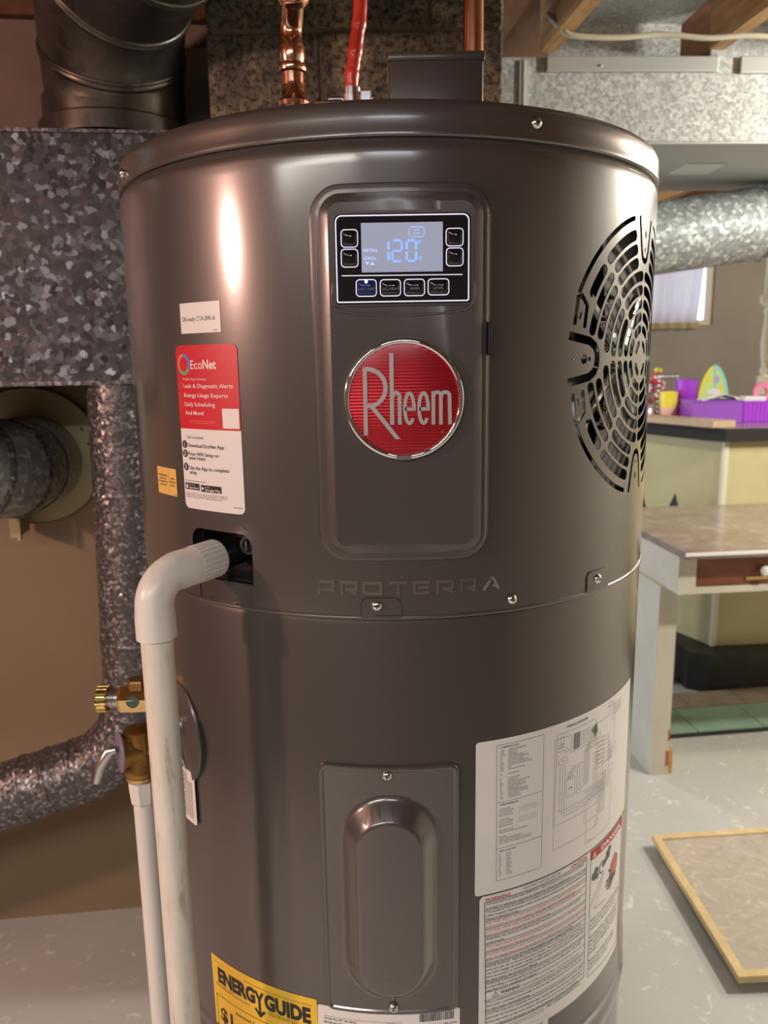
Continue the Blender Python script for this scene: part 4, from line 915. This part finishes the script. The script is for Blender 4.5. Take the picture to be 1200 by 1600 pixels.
# relief valve, discharge pipe, side valve
TX, TY = -.266, .770
tp = thing('relief_valve', 'brass relief valve with silver lever disc behind the white drain pipe', 'valve', (TX, TY, .94))
tv = (Vector((HX, HY, 0))-Vector((TX, TY, 0))).normalized()
obj('valve_body', lt([(.0165, -.012), (.0180, -.008), (.0180, -.004), (.0160, 0), (.0158, .018), (.0172, .028), (.0160, .040), (.006, .044)], (0, 0, 0), (0, 0, 1), 28), 'brass', tp, 40)
obj('inlet', lt([(.0150, 0), (.0150, .02), (.012, .021), (.012, .034)], (0, 0, .018), tv, 24), 'brass', tp, 40)
obj('outlet_ring', lt([(.0150, 0), (.0178, .002), (.0178, .005), (.0150, .007)], (0, 0, -.016), (0, 0, 1), 28), 'brass_shiny', tp, 40)
sd = Vector((-.85, -.52, .06)).normalized()
obj('side_boss', lt([(.0170, 0), (.0180, .020)], (0, 0, .018), sd, 24), 'brass', tp, 40)
obj('lever_plate', lt([(.021, 0), (.0215, .0015), (.018, .0022), (.001, .0022)], Vector((0, 0, .018))+sd*.020, sd, 28), 'tag_purple', tp, 40)
lv = Vector((0, 0, .018))+sd*.026
obj('lever', tb([lv+Vector((.002, 0, .004)), lv+Vector((-.006, 0, .002)), lv+Vector((-.016, -.002, -.014)), lv+Vector((-.021, -.003, -.032))], [.004, .006, .0055, .004], 10), 'brushed_chrome', tp, 60)
dpz = thing('discharge_pipe', 'thin white plastic discharge pipe below the brass relief valve', 'pipe', (TX, TY, 0))
obj('socket_nut', lt([(.0118, -.040), (.0145, -.036), (.0160, -.020), (.0160, -.012)], (0, 0, .934), (0, 0, 1), 8), 'pvc', dpz, 25)
obj('pipe', tb([(0, 0, .905), (0, 0, 0)], .0116, 28), 'pvc', dpz, 40)
bv = thing('hose_valve', 'brass side valve with knurled cap beside the white drain pipe', 'valve', (TX, TY, 1.015))
k1 = Vector((-1, -.05, .02)).normalized()
kb = lt([(.0125, 0), (.0138, .001), (.0138, .010), (.012, .012)], k1*.028, k1, 26)
obj('knurled_cap', kb, 'brass_shiny', bv, 20)
rb_ = B(); x_ = k1.orthogonal().normalized(); y_ = k1.cross(x_)
for k in range(16):
    a = 2*PI*k/16; p = k1*.028+(x_*math.cos(a)+y_*math.sin(a))*.0136; tube(rb_, [p, p+k1*.011], .0013, 6)
obj('knurl_ribs', rb_, 'brass_shiny', bv, 60)
obj('thread', lt([(.0100, 0), (.0104, .002), (.0098, .003), (.0104, .005), (.0098, .006), (.0104, .008), (.0098, .010), (.0100, .012)], k1*.017, k1, 20), 'brushed_chrome', bv, 30)
obj('hex_body', lt([(.0145, -.020), (.0155, -.018), (.0155, .014), (.0138, .017)], (0, 0, 0), k1, 6), 'brass_shiny', bv, 20)
obj('top_nut', lt([(.0120, 0), (.0120, .008), (.0105, .010)], (.004, 0, .012), (0, 0, 1), 6), 'brass', bv, 20)
obj('patina_patch', lt([(.0070, 0), (.0070, .0006)], (.001, -.0142, .002), (0, -1, 0), 9), 'patina', bv)
obj('tail_pipe', tb([(0, 0, 0), tuple(tv*.032)], .009, 16), 'brass', bv, 40)
hg = Flat(); hg.rr(-.2500, -.2225, -.4540, -.3970, .003, 'tag_white'); hg.thick(.0006); hg.cut(.006); hg.cyl(.0020)
ht = hg.done('hang_tag', None, 40, loc=(HX, HY, 0)); tag(ht, 'white printed valve tag hanging on the tank beside the drain pipe', 'tag')
t = Flat()
for k in range(18):
    wv_ = .012 if k < 3 else .021; t.text(('TEMPERATURE', 'AND PRESSURE', 'RELIEF VALVE')[k % 3], -.2480, -.4025-k*.0027, .0015, 'ink_black' if k < 5 else 'ink_grey', width=wv_, bold=.01)
t.cyl(.0030); t.done('lettering', ht)
obj('tag_wire', tb([cyl(-.236, -.399, .003), cyl(-.248, -.380, .004), cyl(-.275, -.372, .008)], .0006, 6), 'brushed_chrome', ht)

# ------------------------------------------------------------------ pipes on the top
ZT = CAMH+.1956
cp1 = thing('copper_pipe', 'left copper water pipe with soldered fittings rising from the heater top', 'pipe', (-.088, .885, 0), 0, 'copper pipes on the heater top')
def V3(x, y, z): return Vector((x+.088, y-.885, z))
P1 = smoothpath([V3(-.088, .885, 1.640), V3(-.089, .885, 1.672), V3(-.089, .887, 1.690), V3(-.083, .885, 1.708)], 5)
obj('riser', tb([V3(-.088, .885, ZT), V3(-.0885, .885, 1.66)], .0112, 28), 'copper', cp1, 40)
obj('base_collar', lt([(.0155, 0), (.0165, .004), (.0125, .010), (.0120, .022)], (0, 0, 1.626), (0, 0, 1), 28), 'copper_fitting', cp1, 40)
obj('press_coupling', lt([(.0118, 0), (.0120, .012), (.0145, .0135), (.0155, .017), (.0145, .0205), (.0122, .022), (.0132, .026), (.0138, .034), (.0122, .043), (.0112, .046)], (-.0005, 0, 1.646), (0, 0, 1), 28), 'copper_fitting', cp1, 40)
obj('elbow', tb(smoothpath([V3(-.0885, .885, 1.685), V3(-.0885, .885, 1.700), V3(-.086, .878, 1.711), V3(-.083, .862, 1.722)], 5), .0116, 28), 'copper_fitting', cp1, 40)
e0 = V3(-.083, .864, 1.720); e1 = V3(-.080, .835, 1.740); ed = (e1-e0).normalized()
obj('press_ring', lt([(.0125, -.006), (.0155, -.004), (.0165, 0), (.0155, .004), (.0128, .006)], e0+ed*.004, ed, 28), 'copper_fitting', cp1, 40)
obj('upper_pipe', tb([e0, e0+ed*.16], .0112, 28), 'copper', cp1, 40)
cp2 = thing('copper_pipe', 'right copper water pipe rising behind the junction box', 'pipe', (.106, .93, 0), 0, 'copper pipes on the heater top')
obj('riser', tb([(0, 0, ZT), (0, 0, 1.86)], .0112, 28), 'copper', cp2, 40)
rp_ = thing('red_conduit', 'bright red flexible conduit rising from the heater top between the copper pipes', 'conduit', (-.029, .95, 0))
path = smoothpath([(0, 0, ZT), (0, 0, 1.665), (.003, 0, 1.690), (.007, 0, 1.715), (.011, 0, 1.740), (.0125, 0, 1.78), (.012, 0, 1.86)], 8)
obj('sleeve', tb(path, [.0080+.0003*math.sin(i*1.35)+.0004*math.sin(i*.7) for i in range(len(path))], 20), 'red_pex', rp_, 60)
cm = lt([(.0125, 0), (.0125, .008), (.0105, .009), (.0105, .016)], (0, 0, 1.648), (0, 0, 1), 20); obj('clamp', cm, 'screw_steel', rp_, 40)
obj('clamp_screw', tb([(-.026, -.004, 1.652), (.024, -.004, 1.652)], .0032, 10), 'screw_steel', rp_, 40)
obj('clamp_ear', bx(.010, .022, -.008, .004, 1.648, 1.660, 0, .001), 'screw_steel', rp_)
obj('locknut', lt([(.0165, 0), (.0165, .004)], (0, 0, 1.642), (0, 0, 1), 12), 'screw_steel', rp_)
obj('lower_fitting', lt([(.012, 0), (.012, .09)], (0, 0, ZT), (0, 0, 1), 16), 'screw_steel', rp_, 40)

# ------------------------------------------------------------------ desk
DZ = .79
dkk = thing('desk', 'cream painted desk with a mottled brown top and one dark wooden drawer', 'desk', (.894, 2.236, 0), math.radians(5.5))
obj('desk_top', bx(0, 1.15, 0, .72, DZ-.022, DZ, 0, .003), 'desk_top', dkk)
obj('top_edge_strip', bx(0, 1.15, -.004, 0, DZ-.012, DZ-.001, 0, .001), 'toy_white', dkk)
obj('front_apron', box(box(box(B(), .005, .062, .045, .07, .647, DZ-.022), .062, 1.14, .045, .07, .647, .667), .062, 1.14, .045, .07, .757, DZ-.022), 'desk_paint', dkk)
obj('side_apron', bx(.005, .03, .07, .70, .647, DZ-.022), 'desk_paint', dkk)
dr = obj('drawer', bx(.066, .56, .050, .40, .669, .755, 0, .002), 'drawer_wood', dkk)
obj('knob', lt([(.006, 0), (.007, .008), (.016, .014), (.018, .022), (.013, .030), (.004, .033)], (.275, .050, .716), (0, -1, 0), 8), 'crystal', dr, 10)
obj('pull_plate', box(B(), .222, .300, .044, .051, .684, .696, 0, .002), 'brass_shiny', dr)
obj('leg_panel', bx(-.012, .048, .125, .66, 0, .650), 'desk_paint', dkk)
obj('foot_block', bx(.046, .064, .128, .20, 0, .085, 0, .003), 'raw_wood', dkk)
obj('paint_chip', bx(.038, .047, .1240, .126, .03, .085), 'chip_red', dkk); obj('paint_chip', bx(.043, .0485, .1240, .126, .12, .16), 'chip_red', dkk)
# ------------------------------------------------------------------ bar
br = thing('bar_counter', 'cream panelled bar counter with black edge and black kick base', 'bar counter', (1.37, 3.10, 0))
def prism(bm, pts, z0, z1, mi=0):
    lo = [bm.verts.new((x, y, z0)) for x, y in pts]; hi = [bm.verts.new((x, y, z1)) for x, y in pts]; n = len(pts)
    bm.faces.new(lo[::-1]).material_index = mi; bm.faces.new(hi).material_index = mi
    for i in range(n): bm.faces.new((lo[i], lo[(i+1) % n], hi[(i+1) % n], hi[i])).material_index = mi
    bmesh.ops.recalc_face_normals(bm, faces=bm.faces[:]); return bm
ld_ = Vector((-.44, 1.0)).normalized()
BL = lambda d, o=0.: (ld_.x*d - ld_.y*o, ld_.y*d + ld_.x*o)
obj('body', prism(B(), [(0, 0), (2.0, .12), (2.0, .5), BL(1.4, -.4), BL(1.4)], .165, 1.03), 'bar_cream', br)
obj('corner_strip', prism(B(), [(-.008, .004), (0, -.006), (.018, -.005), (.018, .004), (0, .01)], .165, 1.03), 'cream_paint', br)
for x in (.30, .95): obj('panel_joint', bx(x, x+.004, x*.06-.004, x*.06+.006, .165, 1.03), 'bar_plank', br)
obj('kick_base', prism(B(), [(-.05, -.10), (2.0, .0), (2.0, .45), BL(1.4, -.35), BL(1.4, .06), BL(.12, .09), (-.12, -.06)], 0, .165), 'bar_black', br)
obj('counter_top', prism(B(), [(-.02, -.05), (2.05, .07), (2.05, .55), BL(1.45, -.5), BL(1.45, .05), BL(.05, .05)], 1.030, 1.082), 'bar_edge', br)
obj('counter_surface', prism(B(), [(-.015, -.045), (2.04, .075), (2.04, .54), BL(1.44, -.49), BL(1.44, .045), BL(.05, .045)], 1.082, 1.085), 'desk_top', br)
tag(obj('loose_plank', prism(B(), [(1.37+x, 3.10+y) for x, y in (BL(-.005, .075), BL(-.02, -.03), BL(1.2, -.03), BL(1.2, .075))], 1.0855, 1.112), 'bar_plank'), 'pale brown wooden plank lying along the left edge of the bar counter', 'plank')
for k, (x, y) in enumerate(((1.185, 3.10), (1.07, 3.16))):
    bmx = B(); q = [bmx.verts.new(p) for p in ((-.035, 0, 0), (.03, -.01, 0), (.03, .03, 0), (-.035, .04, 0), (.004, .015, .12))]
    for f in ((0, 1, 4), (1, 2, 4), (2, 3, 4), (3, 0, 4), (3, 2, 1, 0)): bmx.faces.new([q[i] for i in f])
    # ears of a black stool-back finial: a post below carries each point
    box(bmx, -.03, .026, -.004, .034, -.70, .0); 
    o = obj('pointed_post', bmx, 'bar_black', loc=(x, y, .70)); tag(o, ('black pointed post between desk and bar, the right one', 'black pointed post half hidden by the heater, the left one')[k], 'post', 'black pointed posts behind the desk')
# floor slab with tiles
pf = struct(obj('trim_2', bx(0, 1.5, 0, .34, 0, .010), 'bar_black', loc=(1.00, 2.605, 0), rot=math.radians(7.0)))
for r_, (y0, y1, m_, xs) in enumerate(((.012, .195, 'green_tile', (.0, .14, .40, .62, .90, 1.2)), (.20, .335, 'beige_tile', (.0, .22, .45, .75, 1.05)))):
    for a, b in zip(xs, xs[1:]): obj('tile', bx(a+.002, b-.002, y0, y1, .009, .0155+random.uniform(0, .001), 0, .001), m_, pf)
# framed panel on the floor
fr = thing('framed_panel', 'pale mottled panel in a light pine frame lying on the grey floor', 'panel', (.752, 1.455, .030), 0)
ca_, sa_ = (Vector((.775, 1.52)), Vector((.772, 2.03)))
FPt = [(0, 0), (.62, .02), (.60, .56), (-.012, .515)]
def inset(P, k): 
    c = Vector((sum(p[0] for p in P)/4, sum(p[1] for p in P)/4)); return [(p[0]+k*(1 if p[0] < c.x else -1), p[1]+k*(1 if p[1] < c.y else -1)) for p in P]
I_ = inset(FPt, .020)
for i in range(4):
    j = (i+1) % 4; obj('frame_rail', prism(B(), [FPt[i], FPt[j], I_[j], I_[i]], -.004, .012), 'pine_frame', fr)
obj('panel_sheet', prism(B(), inset(FPt, .018), 0, .007), 'panel_fabric', fr)
for x, y in ((.10, .10), (.50, .12), (.50, .45), (.10, .42)): obj('rest_block', bx(x-.02, x+.02, y-.02, y+.02, -.03, .0), 'raw_wood', fr)

# ------------------------------------------------------------------ things on the bar
ZB = 1.0855; ZC = 1.0855
def tm(o):
    o.location.x *= 1.06; o.location.y += .20; o.scale = (1.06, 1.06, 1.10 if 'tray' in o.name else 1.18); return o
TOYS = set(COL.objects)
def T(o, l, c, g=None): return tag(o, l, c, g)
# glittery red and white ornament tree
tr_ = thing('tinsel_tree', 'small red and silver tinsel tree with yellow bow at the end of the bar', 'decoration', (1.205, 3.44, ZB))
obj('stem', tb([(0, 0, 0), (0, 0, .16)], .004, 8), 'toy_silver', tr_)
for mname, nn in (('toy_red', 46), ('toy_white', 18), ('toy_silver', 14)):
    bmx = B()
    for k in range(nn):
        h_ = random.uniform(.01, .165); rad = .052*(1-h_/.20)+.006; a = random.uniform(0, 2*PI); c = Vector((rad*math.cos(a), rad*math.sin(a), h_))
        bmesh.ops.create_icosphere(bmx, subdivisions=1, radius=random.uniform(.008, .014), matrix=Matrix.Translation(c) @ Matrix.Rotation(a, 4, 'Z'))
    obj('tinsel', bmx, mname, tr_)['kind'] = 'stuff'
obj('bow', lathe(lathe(B(), [(.002, 0), (.012, .008), (.006, .018)], (0, 0, .180), (.8, 0, .4), 10), [(.002, 0), (.012, .008), (.006, .018)], (0, 0, .180), (-.6, 0, .6), 10), 'toy_yellow', tr_, 60)
# bead arch
ba = thing('bead_arch', 'clear arch hung with small coloured beads behind the yellow cup', 'ornament', (1.225, 3.37, ZB))
bd_ = {k: B() for k in ('toy_silver', 'toy_yellow', 'toy_teal', 'toy_pink', 'toy_white')}
pts_ = [(-.035, z_) for z_ in [0, .02, .04, .06, .08, .10, .12, .14]] + [(x_, .155) for x_ in (-.035, -.02, -.005, .01, .025, .04)] + [(.045, z_) for z_ in (.14, .125, .11, .095, .08, .065, .05, .035, .02, .006)]
for k, (x_, z_) in enumerate(pts_):
    nm = list(bd_)[k % 5] if x_ == .045 else 'toy_silver'; bmesh.ops.create_icosphere(bd_[nm], subdivisions=2, radius=.0080, matrix=Matrix.Translation((x_, 0, z_+.007)))
for nm, b_ in bd_.items(): obj('beads', b_, nm, ba, 60)
def cup(name, loc, label, prof, m, cat='cup'):
    o = obj(name, lt(prof, seg=28), m, None, 40, loc=loc); return T(o, label, cat)
cy = thing('party_cup', 'round cup with yellow upper half and peach lower half', 'cup', (1.205, 3.29, ZB))
obj('lower_half', lt([(.030, 0), (.034, .004), (.036, .05)], seg=28), 'toy_peach', cy, 40); obj('upper_half', lt([(.036, .05), (.037, .105), (.034, .108), (.032, .090)], seg=28), 'toy_yellow', cy, 40)
pp = thing('purple_tub', 'purple tub with a pink base standing behind the purple tray', 'tub', (1.295, 3.33, ZC))
obj('base', lt([(.044, 0), (.046, .060)], seg=28), 'toy_rose', pp, 40); obj('body', lt([(.044, .060), (.046, .064), (.046, .150), (.041, .152)], seg=28), 'toy_violet', pp, 40)
cup('silver_jar', (1.125, 3.30, ZB), 'small grey and white jar beside the tinsel tree', [(.024, 0), (.026, .03), (.020, .045), (.022, .05), (.022, .06)], 'toy_silver', 'jar')
eggp = arc((0, .0), .058, 0, 360, 40, .09)[:-1]; eggp = [(x_*(1-.25*(y_ > 0)*y_/.09), y_*1.0+.09+(.018 if y_ > 0 else 0)*y_/.09) for x_, y_ in eggp]
es = thing('egg_sign', 'upright egg shaped card with yellow and teal rim and lilac blotches', 'decoration', (1.390, 3.29, ZC))
t = Flat(); t.poly(eggp, 'toy_lime'); t.thick(.008)
for v_ in t.bm.verts: v_.co = Vector((v_.co.x, -v_.co.z, v_.co.y))
t.done('card', es)
t = Flat(); t.line([p for p in eggp if p[0] > 0], .012, 'toy_teal', .001); t.line([p for p in eggp if p[0] <= 0], .012, 'toy_yellow', .001)
for x_, y_, a_, b_, m_ in ((-.018, .150, .014, .012, 'toy_yellow'), (.010, .150, .012, .014, 'toy_lilac'), (.0, .105, .030, .012, 'toy_white'), (.008, .070, .028, .020, 'toy_lilac'), (-.028, .068, .010, .014, 'toy_yellow'), (.024, .062, .012, .016, 'toy_sky'), (-.022, .042, .016, .008, 'toy_rose'), (.030, .120, .008, .01, 'toy_yellow')): t.disc((x_, y_), a_, m_, .002+x_*.004, b_, 12)
for v_ in t.bm.verts: v_.co = Vector((v_.co.x, -.008-v_.co.z, v_.co.y))
t.done('printed_blotches', es)
def tray(name, x0, x1, y0, y1, zt, label, m, ribs=0):
    o = thing(name, label, 'tray', ((x0+x1)/2, (y0+y1)/2, ZC+.0005), 0, 'purple trays on the bar'); hx, hy = (x1-x0)/2, (y1-y0)/2; b_ = B()
    box(b_, -hx, hx, -hy, hy, 0, .004); box(b_, -hx, hx, -hy, -hy+.004, .004, zt); box(b_, -hx, hx, hy-.004, hy, .004, zt); box(b_, -hx, -hx+.004, -hy+.004, hy-.004, .004, zt); box(b_, hx-.004, hx, -hy+.004, hy-.004, .004, zt)
    obj('bin', b_, m, o)
    if ribs:
        b_ = B()
        for k in range(ribs): x_ = -hx+2*hx*(k+.5)/ribs; box(b_, x_-.003, x_+.003, -hy-.003, -hy, .002, zt-.003)
        obj('ribs', b_, m, o)
    box_ = B(); box(box_, -hx-.004, hx+.004, -hy-.005, -hy, zt-.006, zt); obj('rim', box_, m, o)
    return o
tray('plastic_tray', 1.245, 1.445, 3.12, 3.26, .085, 'smooth purple plastic tray left of the ribbed one on the bar', 'toy_purple')
tray('plastic_tray', 1.452, 1.68, 3.13, 3.26, .080, 'ribbed violet plastic tray at the right end of the bar', 'toy_violet', 14)
for k in range(1):
    b_ = B(); bmesh.ops.create_grid(b_, x_segments=10, y_segments=6, size=.5)
    for v_ in b_.verts: v_.co = Vector((v_.co.x*.17, v_.co.y*.09, .012*random.random()+.020*(1-abs(v_.co.x*2))))
    bmesh.ops.solidify(b_, geom=b_.faces[:], thickness=.002)
    T(obj('crumpled_tissue', b_, 'toy_white', None, loc=(1.385, 3.19, ZC+.085)), 'crumpled white tissue heaped on the smooth purple tray', 'tissue')
T(obj('folded_cloth', bx(-.045, .045, -.03, .03, 0, .022, 0, .006), 'toy_white', None, 40, loc=(1.515, 3.19, ZC+.081)), 'small white folded cloth on the ribbed violet tray', 'cloth')
tr2 = thing('tape_roll', 'pink roll of tape standing on the ribbed tray with a yellow flower', 'tape', (1.555, 3.20, ZC+.081))
obj('roll', lt([(.018, -.016), (.034, -.016), (.036, 0), (.034, .016), (.018, .016), (.018, -.016)], (0, 0, .036), (.25, 1, 0), 28, cap=False), 'toy_pink', tr2, 40)
obj('flower', lathe(lathe(B(), [(.002, 0), (.022, .010), (.016, .024)], (.040, 0, .040), (1, 0, .2), 8), [(.002, 0), (.018, .012), (.010, .02)], (.040, 0, .050), (.3, -.3, .9), 7), 'toy_yellow', tr2, 60)
for o in list(COL.objects):
    if o not in TOYS and o.parent is None: tm(o)
# curtain on the far window
cu = thing('window_curtain', 'thin pale curtain with tan hem over the small far window', 'curtain', (0, yw-.05, 0))
def cloth(x0, x1, z0, z1, amp, n_, lean=0.):
    b_ = B(); rows = []
    for i in range(9):
        zt = z1+(z0-z1)*i/8; rows.append([b_.verts.new((x0+(x1-x0)*k/n_+lean*i/8, amp*math.sin(k*1.3)*(.4+.6*i/8)+random.uniform(-.003, .003), zt)) for k in range(n_+1)])
    for i in range(8):
        for k in range(n_): b_.faces.new((rows[i][k], rows[i][k+1], rows[i+1][k+1], rows[i+1][k]))
    return b_
obj('cloth', cloth(1.74, 2.40, 1.615, 2.06, .022, 40, -.03), 'curtain', cu, 80); obj('hem', cloth(1.71, 2.38, 1.575, 1.618, .026, 40), 'curtain_trim', cu, 80)
obj('rod', tb([(1.72, .0, 2.065), (2.48, .0, 2.065)], .008, 10), 'cream_paint', cu)
# turned post at the right edge
ps = thing('turned_post', 'cream turned wooden spindle hanging at the right picture edge', 'spindle', (1.94, 4.0, 0))
SP = [(.030, 1.20), (.030, 1.26), (.016, 1.27), (.022, 1.29), (.012, 1.31), (.020, 1.37), (.024, 1.42), (.018, 1.50), (.012, 1.56), (.020, 1.58), (.012, 1.60), (.030, 1.61), (.030, 1.64)]
obj('spindle', lt(SP, seg=20), 'cream_paint', ps, 50); obj('upper_rail', bx(-.035, .5, -.02, .02, 1.62, 1.66), 'cream_paint', ps); obj('lower_rail', bx(-.035, .5, -.02, .02, 1.17, 1.21), 'cream_paint', ps); obj('upper_board', bx(-.02, .5, -.012, .012, 1.66, 2.10), 'cream_paint', ps)
